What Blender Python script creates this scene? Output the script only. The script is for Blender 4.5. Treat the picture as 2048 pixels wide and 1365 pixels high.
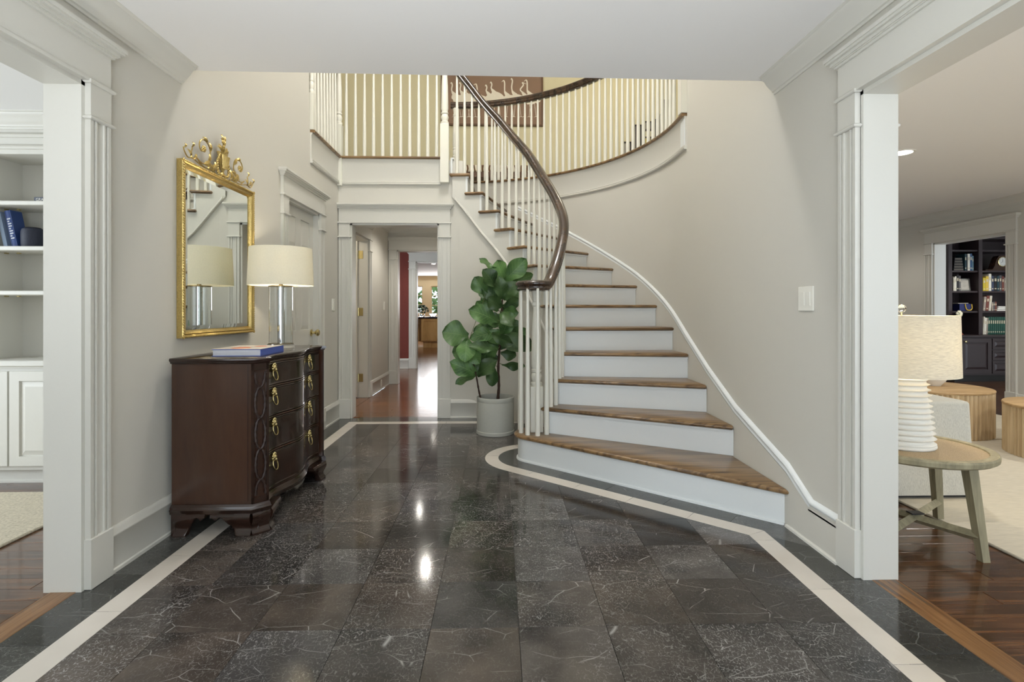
import bpy, bmesh, math, random
from mathutils import Vector, Matrix
random.seed(7)
for o in list(bpy.data.objects): bpy.data.objects.remove(o)
SC = bpy.context.scene; COL = SC.collection
PI = math.pi
# ---------------------------------------------------------------- camera, world, large lights, exposure
F, CX, CY, HH, TH = 1038.0, 1024.0, 621.0, 1.10, 0.026
cam_d = bpy.data.cameras.new('camera'); cam = bpy.data.objects.new('camera', cam_d); COL.objects.link(cam)
cam_d.sensor_width = 36.0; cam_d.sensor_fit = 'HORIZONTAL'; cam_d.lens = F / 2048 * 36
cam_d.shift_x = 0.0; cam_d.shift_y = -(682.5 - CY) / 2048.0
cam_d.clip_start = 0.05; cam_d.clip_end = 200
cam.location = (0, 0, HH); cam.rotation_euler = (PI / 2, 0, -TH)
SC.camera = cam
SC.view_settings.view_transform = 'Standard'; SC.view_settings.look = 'None'
SC.view_settings.gamma = 1.0; SC.view_settings.use_curve_mapping = False
SC.view_settings.exposure = 0.36
w = bpy.data.worlds.new('world'); SC.world = w; w.use_nodes = True
bg = w.node_tree.nodes['Background']; bg.inputs[0].default_value = (0.80, 0.90, 1.0, 1); bg.inputs[1].default_value = 2.2

def area(name, loc, rot, sx, sy, power, color):
    d = bpy.data.lights.new(name, 'AREA'); d.shape = 'RECTANGLE'; d.size = sx; d.size_y = sy
    d.energy = power; d.color = color
    o = bpy.data.objects.new(name, d); COL.objects.link(o); o.location = loc; o.rotation_euler = rot
    return o
def point(name, loc, power, color, r=0.05):
    d = bpy.data.lights.new(name, 'POINT'); d.energy = power; d.color = color; d.shadow_soft_size = r
    o = bpy.data.objects.new(name, d); COL.objects.link(o); o.location = loc
    return o
def spot(name, loc, power, color, ang=110, r=0.06):
    d = bpy.data.lights.new(name, 'SPOT'); d.energy = power; d.color = color; d.shadow_soft_size = r
    d.spot_size = math.radians(ang); d.spot_blend = 0.6; d.shadow_soft_size = 0.03; d.specular_factor = 0.0
    o = bpy.data.objects.new(name, d); COL.objects.link(o); o.location = loc
    return o
DAY = (0.86, 0.93, 1.0); WARM = (1.0, 0.90, 0.74); SOFT = (1.0, 0.95, 0.87)
# an added ceiling uplight, then daylight through the glazed front entrance behind the camera and the windows of the side rooms
area('ceiling_fill_uplight', (-0.40, -1.25, 0.35), (PI/2+0.95, 0, 0), 1.6, 1.1, 42, (0.94, 0.97, 1.0)).data.spread = 1.75  # unseen fill added behind the camera, aimed up to brighten the foyer ceiling
area('daylight_entrance', (0, -1.28, 1.25), (PI/2, 0, 0), 2.3, 1.9, 19, (0.88, 0.94, 1.0))
area('daylight_left_room', (-5.35, 1.6, 1.35), (0, -PI/2, 0), 1.9, 3.2, 60, DAY)
area('daylight_right_room', (3.7, -1.44, 1.30), (PI/2, 0, 0), 2.9, 1.85, 38, DAY)
area('daylight_kitchen', (-1.2, 18.8, 1.7), (-PI/2, 0, 0), 4.0, 1.2, 95, (0.95, 0.97, 1.0))
# upper stair hall lights
point('upper_hall_light', (-0.2, 3.75, 4.75), 96, (1.0, 0.98, 0.95), 0.18)
point('upper_hall_light', (1.95, 6.2, 4.7), 16, WARM, 0.12)
point('upper_hall_light', (-2.2, 6.3, 4.75), 5, WARM, 0.12)

# ---------------------------------------------------------------- materials
def nmat(name):
    m = bpy.data.materials.new(name); m.use_nodes = True
    nt = m.node_tree; b = nt.nodes['Principled BSDF']
    return m, nt, b
def srgb(r, g, b):
    f = lambda c: (c/255/12.92) if c/255 <= .04045 else ((c/255+.055)/1.055)**2.4
    return (f(r), f(g), f(b), 1)
def N(nt, t, **kw):
    n = nt.nodes.new(t)
    for k, v in kw.items(): setattr(n, k, v)
    return n
def plain(name, col, rough=0.5, metal=0.0, bump=0.0, bscale=80, var=0.03, spec=0.5, coat=0.0):
    m, nt, b = nmat(name)
    tc = N(nt, 'ShaderNodeTexCoord'); no = N(nt, 'ShaderNodeTexNoise'); no.inputs['Scale'].default_value = bscale
    no.inputs['Detail'].default_value = 4
    nt.links.new(tc.outputs['Object'], no.inputs['Vector'])
    mx = N(nt, 'ShaderNodeMix', data_type='RGBA'); mx.inputs['A'].default_value = tuple(c*(1-var) for c in col[:3])+(1,)
    mx.inputs['B'].default_value = tuple(min(1, c*(1+var)) for c in col[:3])+(1,)
    nt.links.new(no.outputs['Fac'], mx.inputs['Factor']); nt.links.new(mx.outputs['Result'], b.inputs['Base Color'])
    b.inputs['Roughness'].default_value = rough; b.inputs['Metallic'].default_value = metal
    b.inputs['Specular IOR Level'].default_value = spec; b.inputs['Coat Weight'].default_value = coat
    b.inputs['Coat Roughness'].default_value = 0.08
    if bump:
        bp = N(nt, 'ShaderNodeBump'); bp.inputs['Strength'].default_value = bump; bp.inputs['Distance'].default_value = 0.01
        nt.links.new(no.outputs['Fac'], bp.inputs['Height']); nt.links.new(bp.outputs['Normal'], b.inputs['Normal'])
    return m
def emis(name, col, st):
    m, nt, b = nmat(name); b.inputs['Base Color'].default_value = col
    b.inputs['Emission Color'].default_value = col; b.inputs['Emission Strength'].default_value = st
    return m
def rnd_coord(nt, scale=(1, 1, 1), amt=37.0):
    """object coordinates shifted by a random amount for each object"""
    tc = N(nt, 'ShaderNodeTexCoord'); oi = N(nt, 'ShaderNodeObjectInfo')
    mul = N(nt, 'ShaderNodeMath', operation='MULTIPLY'); mul.inputs[1].default_value = amt
    nt.links.new(oi.outputs['Random'], mul.inputs[0])
    add = N(nt, 'ShaderNodeVectorMath', operation='ADD')
    nt.links.new(tc.outputs['Object'], add.inputs[0]); nt.links.new(mul.outputs[0], add.inputs[1])
    mp = N(nt, 'ShaderNodeMapping'); mp.inputs['Scale'].default_value = scale
    nt.links.new(add.outputs[0], mp.inputs['Vector'])
    return mp.outputs[0], oi
def ramp(nt, fac, stops):
    r = N(nt, 'ShaderNodeValToRGB'); e = r.color_ramp.elements
    while len(e) < len(stops): e.new(0.5)
    for x, (p, c) in zip(e, stops): x.position = p; x.color = c
    nt.links.new(fac, r.inputs['Fac']); return r.outputs['Color']
def wood(name, dark, mid, light, axis=0, rough=0.3, ring=9.0, coat=0.0, rand=0.25, stretch=9.0, amt=37.0):
    m, nt, b = nmat(name)
    sc = [stretch]*3; sc[axis] = 0.9
    co, oi = rnd_coord(nt, tuple(sc), amt)
    n1 = N(nt, 'ShaderNodeTexNoise'); n1.inputs['Scale'].default_value = 1.3; n1.inputs['Detail'].default_value = 3; n1.inputs['Distortion'].default_value = 0.6
    nt.links.new(co, n1.inputs['Vector'])
    mu = N(nt, 'ShaderNodeMath', operation='MULTIPLY'); mu.inputs[1].default_value = ring
    nt.links.new(n1.outputs['Fac'], mu.inputs[0])
    fr = N(nt, 'ShaderNodeMath', operation='PINGPONG'); fr.inputs[1].default_value = 1.0
    nt.links.new(mu.outputs[0], fr.inputs[0])
    n2 = N(nt, 'ShaderNodeTexNoise'); n2.inputs['Scale'].default_value = 9; n2.inputs['Detail'].default_value = 5
    nt.links.new(co, n2.inputs['Vector'])
    ad = N(nt, 'ShaderNodeMath', operation='MULTIPLY_ADD'); ad.inputs[1].default_value = 0.55
    nt.links.new(fr.outputs[0], ad.inputs[0])
    m2 = N(nt, 'ShaderNodeMath', operation='MULTIPLY'); m2.inputs[1].default_value = 0.45
    nt.links.new(n2.outputs['Fac'], m2.inputs[0]); nt.links.new(m2.outputs[0], ad.inputs[2])
    colr = ramp(nt, ad.outputs[0], [(0.12, dark), (0.45, mid), (0.85, light)])
    hs = N(nt, 'ShaderNodeHueSaturation')
    v = N(nt, 'ShaderNodeMapRange'); v.inputs['To Min'].default_value = 1-rand; v.inputs['To Max'].default_value = 1+rand
    nt.links.new(oi.outputs['Random'], v.inputs['Value']); nt.links.new(v.outputs[0], hs.inputs['Value'])
    nt.links.new(colr, hs.inputs['Color']); nt.links.new(hs.outputs['Color'], b.inputs['Base Color'])
    b.inputs['Roughness'].default_value = rough; b.inputs['Coat Weight'].default_value = coat; b.inputs['Coat Roughness'].default_value = 0.07
    bp = N(nt, 'ShaderNodeBump'); bp.inputs['Strength'].default_value = 0.08; bp.inputs['Distance'].default_value = 0.004
    nt.links.new(ad.outputs[0], bp.inputs['Height']); nt.links.new(bp.outputs['Normal'], b.inputs['Normal'])
    return m
def marble(name, base_a, base_b, vein, veiny=1.0, rough=0.10, vary=1.0):
    m, nt, b = nmat(name)
    co, oi = rnd_coord(nt)
    def ridge(scale, lo, hi, dist=0.8, mapscale=(1, 1, 1), det=3):
        mp = N(nt, 'ShaderNodeMapping'); mp.inputs['Scale'].default_value = mapscale
        mp.inputs['Rotation'].default_value = (0, 0, 0.6)
        nt.links.new(co, mp.inputs['Vector'])
        n = N(nt, 'ShaderNodeTexNoise'); n.inputs['Scale'].default_value = scale; n.inputs['Detail'].default_value = det
        n.inputs['Distortion'].default_value = dist; n.inputs['Roughness'].default_value = 0.6
        nt.links.new(mp.outputs[0], n.inputs['Vector'])
        s = N(nt, 'ShaderNodeMath', operation='SUBTRACT'); s.inputs[1].default_value = 0.5
        a = N(nt, 'ShaderNodeMath', operation='ABSOLUTE')
        nt.links.new(n.outputs['Fac'], s.inputs[0]); nt.links.new(s.outputs[0], a.inputs[0])
        r = N(nt, 'ShaderNodeMapRange'); r.inputs['From Min'].default_value = lo; r.inputs['From Max'].default_value = hi
        r.inputs['To Min'].default_value = 1; r.inputs['To Max'].default_value = 0
        nt.links.new(a.outputs[0], r.inputs['Value']); return r.outputs[0]
    def mul(x, y):
        q = N(nt, 'ShaderNodeMath', operation='MULTIPLY'); nt.links.new(x, q.inputs[0])
        if isinstance(y, (int, float)): q.inputs[1].default_value = y
        else: nt.links.new(y, q.inputs[1])
        return q.outputs[0]
    def mx(x, y):
        q = N(nt, 'ShaderNodeMath', operation='MAXIMUM'); nt.links.new(x, q.inputs[0]); nt.links.new(y, q.inputs[1]); return q.outputs[0]
    dn = N(nt, 'ShaderNodeTexNoise'); dn.inputs['Scale'].default_value = 7; dn.inputs['Detail'].default_value = 3; nt.links.new(co, dn.inputs['Vector'])
    dv_ = N(nt, 'ShaderNodeVectorMath', operation='MULTIPLY_ADD'); dv_.inputs[1].default_value = (0.045, 0.045, 0.0)
    nt.links.new(dn.outputs['Color'], dv_.inputs[0]); nt.links.new(co, dv_.inputs[2])
    def crack(scale, width, msc, rot, seedoff):
        mp = N(nt, 'ShaderNodeMapping'); mp.inputs['Scale'].default_value = msc; mp.inputs['Rotation'].default_value = (0, 0, rot); mp.inputs['Location'].default_value = (seedoff, seedoff*1.7, 0.37)
        nt.links.new(dv_.outputs[0], mp.inputs['Vector'])
        vo = N(nt, 'ShaderNodeTexVoronoi', feature='DISTANCE_TO_EDGE'); vo.inputs['Scale'].default_value = scale; vo.inputs['Randomness'].default_value = 1.0
        nt.links.new(mp.outputs[0], vo.inputs['Vector'])
        r = N(nt, 'ShaderNodeMapRange'); r.inputs['From Min'].default_value = 0.0; r.inputs['From Max'].default_value = width; r.inputs['To Min'].default_value = 1; r.inputs['To Max'].default_value = 0
        nt.links.new(vo.outputs['Distance'], r.inputs['Value'])
        bn = N(nt, 'ShaderNodeTexNoise'); bn.inputs['Scale'].default_value = scale*1.3; bn.inputs['Detail'].default_value = 2; nt.links.new(mp.outputs[0], bn.inputs['Vector'])
        br = N(nt, 'ShaderNodeMapRange'); br.inputs['From Min'].default_value = 0.46; br.inputs['From Max'].default_value = 0.62; nt.links.new(bn.outputs['Fac'], br.inputs['Value'])
        return mul(r.outputs[0], br.outputs[0])
    v1 = crack(4.5, 0.012, (1, 2.2, 1), 0.55, 1.3)          # long straight veins
    v2 = crack(20.0, 0.026, (1, 2.0, 1), 0.5, 5.1)          # scratches
    v3 = crack(60.0, 0.075, (1.8, 1, 1), 0.9, 9.7)          # fine crackle
    pm = N(nt, 'ShaderNodeTexNoise'); pm.inputs['Scale'].default_value = 3.2; pm.inputs['Detail'].default_value = 2
    nt.links.new(co, pm.inputs['Vector'])
    rr = N(nt, 'ShaderNodeMath', operation='FRACT'); q7 = mul(oi.outputs['Random'], 7.31); nt.links.new(q7, rr.inputs[0])
    sh = N(nt, 'ShaderNodeMath', operation='MULTIPLY_ADD'); sh.inputs[1].default_value = 0.42; sh.inputs[2].default_value = -0.26
    nt.links.new(rr.outputs[0], sh.inputs[0])
    pa = N(nt, 'ShaderNodeMath', operation='ADD'); nt.links.new(pm.outputs['Fac'], pa.inputs[0]); nt.links.new(sh.outputs[0], pa.inputs[1])
    mk = N(nt, 'ShaderNodeMapRange'); mk.inputs['From Min'].default_value = 0.36; mk.inputs['From Max'].default_value = 0.70; mk.inputs['To Min'].default_value = 0.16
    nt.links.new(pa.outputs[0], mk.inputs['Value'])
    fine = mx(mul(v2, 0.80), mul(v3, 0.62))
    tot = mx(mul(v1, 0.55*veiny), mul(mul(fine, mk.outputs[0]), veiny))
    cl = N(nt, 'ShaderNodeTexNoise'); cl.inputs['Scale'].default_value = 4.5; cl.inputs['Detail'].default_value = 6
    nt.links.new(co, cl.inputs['Vector'])
    basec = ramp(nt, cl.outputs['Fac'], [(0.3, base_a), (0.7, base_b)])
    f2 = N(nt, 'ShaderNodeMath', operation='FRACT'); q3 = mul(oi.outputs['Random'], 3.77); nt.links.new(q3, f2.inputs[0])
    hs = N(nt, 'ShaderNodeHueSaturation'); vr = N(nt, 'ShaderNodeMapRange'); vr.inputs['To Min'].default_value = 1-0.45*vary; vr.inputs['To Max'].default_value = 1+0.3*vary; hs.inputs['Saturation'].default_value = 1.0; sr = N(nt, 'ShaderNodeMapRange'); sr.inputs['To Min'].default_value = 1-0.6*vary; sr.inputs['To Max'].default_value = 1+0.35*vary; f5 = N(nt, 'ShaderNodeMath', operation='FRACT'); nt.links.new(mul(oi.outputs['Random'], 11.9), f5.inputs[0]); nt.links.new(f5.outputs[0], sr.inputs['Value']); nt.links.new(sr.outputs[0], hs.inputs['Saturation'])
    nt.links.new(f2.outputs[0], vr.inputs['Value']); nt.links.new(vr.outputs[0], hs.inputs['Value']); nt.links.new(basec, hs.inputs['Color'])
    mxr = N(nt, 'ShaderNodeMix', data_type='RGBA'); nt.links.new(tot, mxr.inputs['Factor'])
    nt.links.new(hs.outputs['Color'], mxr.inputs['A']); mxr.inputs['B'].default_value = vein
    nt.links.new(mxr.outputs['Result'], b.inputs['Base Color'])
    b.inputs['Roughness'].default_value = rough
    return m
def glass(name, col=(1, 1, 1, 1), rough=0.0, ior=1.45):
    m, nt, b = nmat(name); b.inputs['Base Color'].default_value = col
    b.inputs['Transmission Weight'].default_value = 1.0; b.inputs['Roughness'].default_value = rough; b.inputs['IOR'].default_value = ior
    return m
def pane_mat(name):
    m = bpy.data.materials.new(name); m.use_nodes = True; nt = m.node_tree
    for n in list(nt.nodes): nt.nodes.remove(n)
    o = N(nt, 'ShaderNodeOutputMaterial'); t = N(nt, 'ShaderNodeBsdfTransparent'); g = N(nt, 'ShaderNodeBsdfGlossy'); g.inputs['Roughness'].default_value = 0.02
    fz = N(nt, 'ShaderNodeFresnel'); fz.inputs['IOR'].default_value = 1.45
    x = N(nt, 'ShaderNodeMixShader'); nt.links.new(fz.outputs[0], x.inputs[0]); nt.links.new(t.outputs[0], x.inputs[1]); nt.links.new(g.outputs[0], x.inputs[2])
    nt.links.new(x.outputs[0], o.inputs['Surface']); return m
def cloth(name, col, scale=220, trans=0.0, rough=0.85, var=0.10, axis_sc=(1, 1, 1)):
    m, nt, b = nmat(name)
    tc = N(nt, 'ShaderNodeTexCoord'); mp = N(nt, 'ShaderNodeMapping'); nt.links.new(tc.outputs['Object'], mp.inputs['Vector'])
    mp.inputs['Scale'].default_value = axis_sc
    a = N(nt, 'ShaderNodeTexNoise'); a.inputs['Scale'].default_value = scale; a.inputs['Detail'].default_value = 3
    nt.links.new(mp.outputs[0], a.inputs['Vector'])
    colr = ramp(nt, a.outputs['Fac'], [(0.3, tuple(c*(1-var*2) for c in col[:3])+(1,)), (0.65, col)])
    b.inputs['Roughness'].default_value = rough; b.inputs['Specular IOR Level'].default_value = 0.2
    nt.links.new(colr, b.inputs['Base Color'])
    bp = N(nt, 'ShaderNodeBump'); bp.inputs['Strength'].default_value = 0.25; bp.inputs['Distance'].default_value = 0.003
    nt.links.new(a.outputs['Fac'], bp.inputs['Height']); nt.links.new(bp.outputs['Normal'], b.inputs['Normal'])
    if trans:
        out = nt.nodes['Material Output']; t = N(nt, 'ShaderNodeBsdfTranslucent'); nt.links.new(colr, t.inputs['Color'])
        x = N(nt, 'ShaderNodeMixShader'); x.inputs[0].default_value = trans
        nt.links.new(b.outputs[0], x.inputs[1]); nt.links.new(t.outputs[0], x.inputs[2]); nt.links.new(x.outputs[0], out.inputs['Surface'])
    return m
M = {}
M['wall'] = plain('wall_paint', srgb(206, 203, 193), 0.75, bump=0.02, bscale=160, var=0.01)
M['upper_wall'] = plain('upper_wall_paint', srgb(214, 206, 172), 0.75, bump=0.02, bscale=160, var=0.01)
M['ceil'] = plain('ceiling_paint', srgb(240, 239, 237), 0.8, var=0.01)
M['trim'] = plain('trim_paint', srgb(211, 209, 200), 0.38, var=0.01)
M['stairwhite'] = plain('stair_paint', srgb(226, 229, 228), 0.42, var=0.01)
M['bal'] = plain('baluster_paint', srgb(226, 224, 212), 0.40, var=0.01)
M['marble'] = marble('dark_marble', srgb(44, 41, 39), srgb(86, 79, 73), srgb(196, 192, 188), 1.0, 0.10)
M['marble_border'] = marble('dark_marble_border', srgb(56, 57, 54), srgb(78, 78, 74), srgb(180, 180, 175), 0.55)
M['cream'] = marble('cream_marble', srgb(200, 192, 180), srgb(212, 204, 192), srgb(200, 188, 172), 0.4, 0.16, 0.08)
M['grout'] = plain('grout', srgb(128, 122, 112), 0.8)
M['oak'] = wood('oak_tread', srgb(66, 48, 30), srgb(122, 94, 62), srgb(150, 120, 82), 0, 0.30, 7, 0.15, 0.08, 13)
M['plank'] = wood('dark_oak_plank', srgb(42, 24, 12), srgb(78, 47, 25), srgb(106, 68, 36), 0, 0.22, 8, 0.25, 0.22, 14)
M['plank_hall'] = wood('hall_oak_plank', srgb(66, 36, 18), srgb(108, 64, 34), srgb(134, 84, 46), 0, 0.20, 6, 0.15, 0.18, 12)
M['rail'] = wood('rail_wood', srgb(34, 24, 17), srgb(58, 42, 30), srgb(80, 60, 42), 2, 0.22, 5, 0.5, 0.02, 10)
M['mahog'] = wood('mahogany', srgb(46, 28, 19), srgb(58, 36, 25), srgb(70, 44, 30), 2, 0.24, 1.5, 0.4, 0.06, 5, 0.0)
M['mahog_dark'] = wood('mahogany_dark', srgb(34, 20, 14), srgb(44, 26, 18), srgb(54, 32, 22), 1, 0.22, 4, 0.5, 0.05, 6, 0.0)
M['bookcase'] = plain('dark_bookcase', srgb(52, 42, 44), 0.35, var=0.12, bscale=30)
M['brass'] = plain('brass', srgb(206, 190, 138), 0.2, 1.0, var=0.05)
M['gold'] = plain('gold_leaf', srgb(198, 174, 112), 0.32, 1.0, bump=0.3, bscale=120, var=0.34)
M['chrome'] = plain('chrome', srgb(225, 225, 225), 0.06, 1.0, var=0.01)
M['mirror'] = plain('mirror_glass', srgb(232, 236, 232), 0.0, 1.0, var=0.0)
M['glass'] = glass('clear_acrylic', (0.97, 0.99, 1, 1))
M['pane'] = pane_mat('window_pane')
M['shade'] = cloth('lamp_shade_linen', srgb(244, 240, 224), 160, 0.34, 0.9, 0.02)
M['shade_linen'] = cloth('slub_linen_shade', srgb(232, 227, 212), 42, 0.30, 0.9, 0.10, (1, 1, 7))
M['ceramic'] = plain('white_ceramic', srgb(226, 224, 216), 0.5, var=0.02)
M['pot'] = plain('grey_pot', srgb(178, 179, 170), 0.7, bump=0.05, bscale=60, var=0.05)
M['soil'] = plain('dark_soil', srgb(30, 26, 24), 0.95, bump=0.6, bscale=60, var=0.3)
M['bark'] = plain('bark', srgb(62, 44, 34), 0.9, bump=0.6, bscale=70, var=0.4)
M['switch'] = plain('switch_plastic', srgb(236, 234, 224), 0.35, var=0.0)
M['red'] = plain('red_grasscloth', srgb(112, 42, 28), 0.6, bump=0.2, bscale=50, var=0.18)
M['maple'] = wood('maple', srgb(192, 148, 88), srgb(218, 178, 114), srgb(228, 192, 130), 2, 0.35, 3, 0.1, 0.05, 6)
M['granite'] = plain('dark_granite', srgb(32, 34, 46), 0.12, var=0.35, bscale=120)
M['lightwood'] = wood('pale_oak', srgb(184, 158, 120), srgb(206, 182, 144), srgb(218, 196, 160), 2, 0.5, 4, 0.0, 0.05, 9)
M['weathered'] = wood('weathered_oak', srgb(122, 116, 92), srgb(152, 144, 116), srgb(170, 162, 134), 2, 0.6, 4, 0.0, 0.06, 10)
M['cane'] = cloth('woven_cane', srgb(184, 164, 134), 300, 0, 0.7, 0.22)
M['fabric'] = cloth('oatmeal_fabric', srgb(200, 198, 188), 130, 0, 0.9, 0.12, (3, 3, 0.6))
M['rug_cream'] = cloth('cream_rug', srgb(206, 196, 174), 90, 0, 0.95, 0.16)
M['rug_pale'] = cloth('pale_rug', srgb(206, 198, 180), 26, 0, 0.95, 0.07, (0.6, 5, 1))
M['lampglow'] = emis('recessed_lens', (1, 0.95, 0.85, 1), 22)
M['black'] = plain('black_frame', srgb(24, 22, 20), 0.4)
M['navy'] = plain('navy_fabric', srgb(26, 32, 50), 0.6, bump=0.2, bscale=260, var=0.2)
M['dark'] = plain('dark_plastic', srgb(28, 27, 30), 0.5)
M['white'] = plain('paper_white', srgb(230, 228, 220), 0.7)
def leafmat():
    m, nt, b = nmat('fig_leaf'); co, oi = rnd_coord(nt, (1, 1, 1), 11)
    uv = N(nt, 'ShaderNodeUVMap'); sp = N(nt, 'ShaderNodeSeparateXYZ'); nt.links.new(uv.outputs[0], sp.inputs[0])
    def mth(op, a, bb=None, c=None):
        q = N(nt, 'ShaderNodeMath', operation=op)
        for i, x in enumerate((a, bb, c)):
            if x is None: continue
            if isinstance(x, (int, float)): q.inputs[i].default_value = x
            else: nt.links.new(x, q.inputs[i])
        return q.outputs[0]
    side = mth('ABSOLUTE', mth('SUBTRACT', sp.outputs[0], 0.5))
    vv = mth('PINGPONG', mth('MULTIPLY', mth('SUBTRACT', sp.outputs[1], mth('MULTIPLY', side, 0.55)), 8.0), 0.5)
    vein = mth('MAXIMUM', mth('LESS_THAN', vv, 0.035), mth('LESS_THAN', side, 0.012))
    n = N(nt, 'ShaderNodeTexNoise'); n.inputs['Scale'].default_value = 9; nt.links.new(co, n.inputs['Vector'])
    base = ramp(nt, n.outputs['Fac'], [(0.3, srgb(52, 84, 42)), (0.7, srgb(92, 128, 68))])
    mxr = N(nt, 'ShaderNodeMix', data_type='RGBA'); nt.links.new(mth('MULTIPLY', vein, 0.8), mxr.inputs['Factor'])
    nt.links.new(base, mxr.inputs['A']); mxr.inputs['B'].default_value = srgb(112, 140, 84)
    hs = N(nt, 'ShaderNodeHueSaturation'); v = N(nt, 'ShaderNodeMapRange'); v.inputs['To Min'].default_value = 0.5; v.inputs['To Max'].default_value = 1.25
    nt.links.new(oi.outputs['Random'], v.inputs['Value']); nt.links.new(v.outputs[0], hs.inputs['Value'])
    nt.links.new(mxr.outputs['Result'], hs.inputs['Color']); nt.links.new(hs.outputs['Color'], b.inputs['Base Color'])
    b.inputs['Roughness'].default_value = 0.42
    return m
M['leaf'] = leafmat()
def zebra():
    m, nt, b = nmat('zebra_fabric'); tc = N(nt, 'ShaderNodeTexCoord'); wv = N(nt, 'ShaderNodeTexWave')
    wv.inputs['Scale'].default_value = 6; wv.inputs['Distortion'].default_value = 6; wv.inputs['Detail'].default_value = 1
    nt.links.new(tc.outputs['Object'], wv.inputs['Vector'])
    nt.links.new(ramp(nt, wv.outputs['Fac'], [(0.34, srgb(112, 84, 58)), (0.40, srgb(236, 228, 210))]), b.inputs['Base Color']); b.inputs['Roughness'].default_value = 0.9
    return m
M['zebra'] = zebra()
_cm = {}
def cmat(r, g, b, rough=0.55):
    k = (r, g, b, rough)
    if k not in _cm: _cm[k] = plain('colour_%d_%d_%d' % (r, g, b), srgb(r, g, b), rough, var=0.05, bscale=30)
    return _cm[k]

# ---------------------------------------------------------------- mesh helpers
class MB:
    def __init__(s, xf=None): s.v = []; s.f = []; s.uv = {}; s.xf = xf; s.mi = []; s.cur = 0
    def add(s, vs, fs):
        b = len(s.v)
        s.v += [tuple(s.xf(*p)) if s.xf else tuple(p) for p in vs]
        s.f += [tuple(i+b for i in f) for f in fs]; s.mi += [s.cur]*len(fs)
        return s
    def box(s, x0, x1, y0, y1, z0, z1, bev=0.0):
        if bev <= 0:
            vs = [(x, y, z) for z in (z0, z1) for x, y in ((x0, y0), (x1, y0), (x1, y1), (x0, y1))]
            return s.add(vs, [(3, 2, 1, 0), (4, 5, 6, 7), (0, 1, 5, 4), (1, 2, 6, 5), (2, 3, 7, 6), (3, 0, 4, 7)])
        c = bev; vs = []; fs = []
        def rect(z, i): return [(x0+i, y0+i, z), (x1-i, y0+i, z), (x1-i, y1-i, z), (x0+i, y1-i, z)]
        for z, i in ((z0, c), (z0+c, 0), (z1-c, 0), (z1, c)): vs += rect(z, i)
        for k in range(3):
            for j in range(4): a = k*4+j; b2 = k*4+(j+1) % 4; fs.append((a, b2, b2+4, a+4))
        fs += [(3, 2, 1, 0), (12, 13, 14, 15)]
        return s.add(vs, fs)
    def prism(s, poly, z0, z1, bev=0.0):
        n = len(poly)
        if bev > 0:
            cx = sum(p[0] for p in poly)/n; cy = sum(p[1] for p in poly)/n
            ins = []
            for i in range(n):
                a = Vector(poly[i-1][:2]); p = Vector(poly[i][:2]); b = Vector(poly[(i+1) % n][:2])
                d1 = (p-a); d2 = (b-p)
                if d1.length < 1e-6 or d2.length < 1e-6: ins.append(tuple(p)); continue
                d1.normalize(); d2.normalize()
                n1 = Vector((-d1.y, d1.x)); n2 = Vector((-d2.y, d2.x)); m = n1+n2
                if m.length < 1e-4: m = n1
                m.normalize(); k = bev/max(0.35, m.dot(n1)); ins.append((p.x+m.x*k, p.y+m.y*k))
            rings = [[(p[0], p[1], z0) for p in poly], [(p[0], p[1], z1-bev) for p in poly], [(p[0], p[1], z1) for p in ins]]
        else: rings = [[(p[0], p[1], z0) for p in poly], [(p[0], p[1], z1) for p in poly]]
        return s.loft(rings, True, True)
    def loft(s, rings, closed=True, caps=True):
        n = len(rings[0]); vs = [p for r in rings for p in r]; fs = []
        for k in range(len(rings)-1):
            for j in range(n if closed else n-1):
                a = k*n+j; b = k*n+(j+1) % n; fs.append((a, b, b+n, a+n))
        if caps and closed: fs += [tuple(reversed(range(n))), tuple(range((len(rings)-1)*n, len(rings)*n))]
        return s.add(vs, fs)
    def lathe(s, prof, c=(0, 0, 0), n=24, sx=1.0, sy=1.0, caps=True):
        rings = [[(c[0]+r*sx*math.cos(2*PI*j/n), c[1]+r*sy*math.sin(2*PI*j/n), c[2]+z) for j in range(n)] for r, z in prof]
        return s.loft(rings, True, caps)
    def tube(s, path, r, n=8, caps=True, flat=1.0):
        P = [Vector(p) for p in path]; rings = []; up = None
        for i, p in enumerate(P):
            d = (P[min(i+1, len(P)-1)]-P[max(i-1, 0)])
            if d.length < 1e-9: d = Vector((0, 0, 1))
            d.normalize()
            if up is None:
                up = Vector((0, 0, 1)) if abs(d.z) < 0.9 else Vector((1, 0, 0))
            x = d.cross(up); x.normalize(); up = x.cross(d); up.normalize()
            rr = r[i] if isinstance(r, (list, tuple)) else r
            rings.append([tuple(p+x*(rr*math.cos(2*PI*j/n))+up*(rr*flat*math.sin(2*PI*j/n))) for j in range(n)])
        return s.loft(rings, True, caps)
    def run(s, prof, path, side=1, closed_prof=True, caps=True, slope=False):
        """sweep prof [(out, up)] along path in plan; out is to the left of travel for side=1"""
        P = [Vector(p) for p in path]; n = len(P); rings = []
        for i in range(n):
            a = P[i]-P[i-1] if i > 0 else None; b = P[i+1]-P[i] if i < n-1 else None
            ns = []
            for d in (a, b):
                if d is None: continue
                q = Vector((d.x, d.y, 0))
                if q.length < 1e-9: continue
                q.normalize(); ns.append(Vector((-q.y, q.x, 0))*side)
            if len(ns) == 2:
                m = ns[0]+ns[1]; m.normalize(); m = m/max(0.3, m.dot(ns[0]))
            else: m = ns[0]
            k = 1.0
            if slope:
                d = P[min(i+1, n-1)]-P[max(i-1, 0)]; h = math.hypot(d.x, d.y); k = math.sqrt(1+(d.z/max(h, 1e-6))**2)
            rings.append([tuple(P[i]+m*u+Vector((0, 0, v*k))) for u, v in prof])
        return s.loft(rings, closed_prof, caps)
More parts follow.
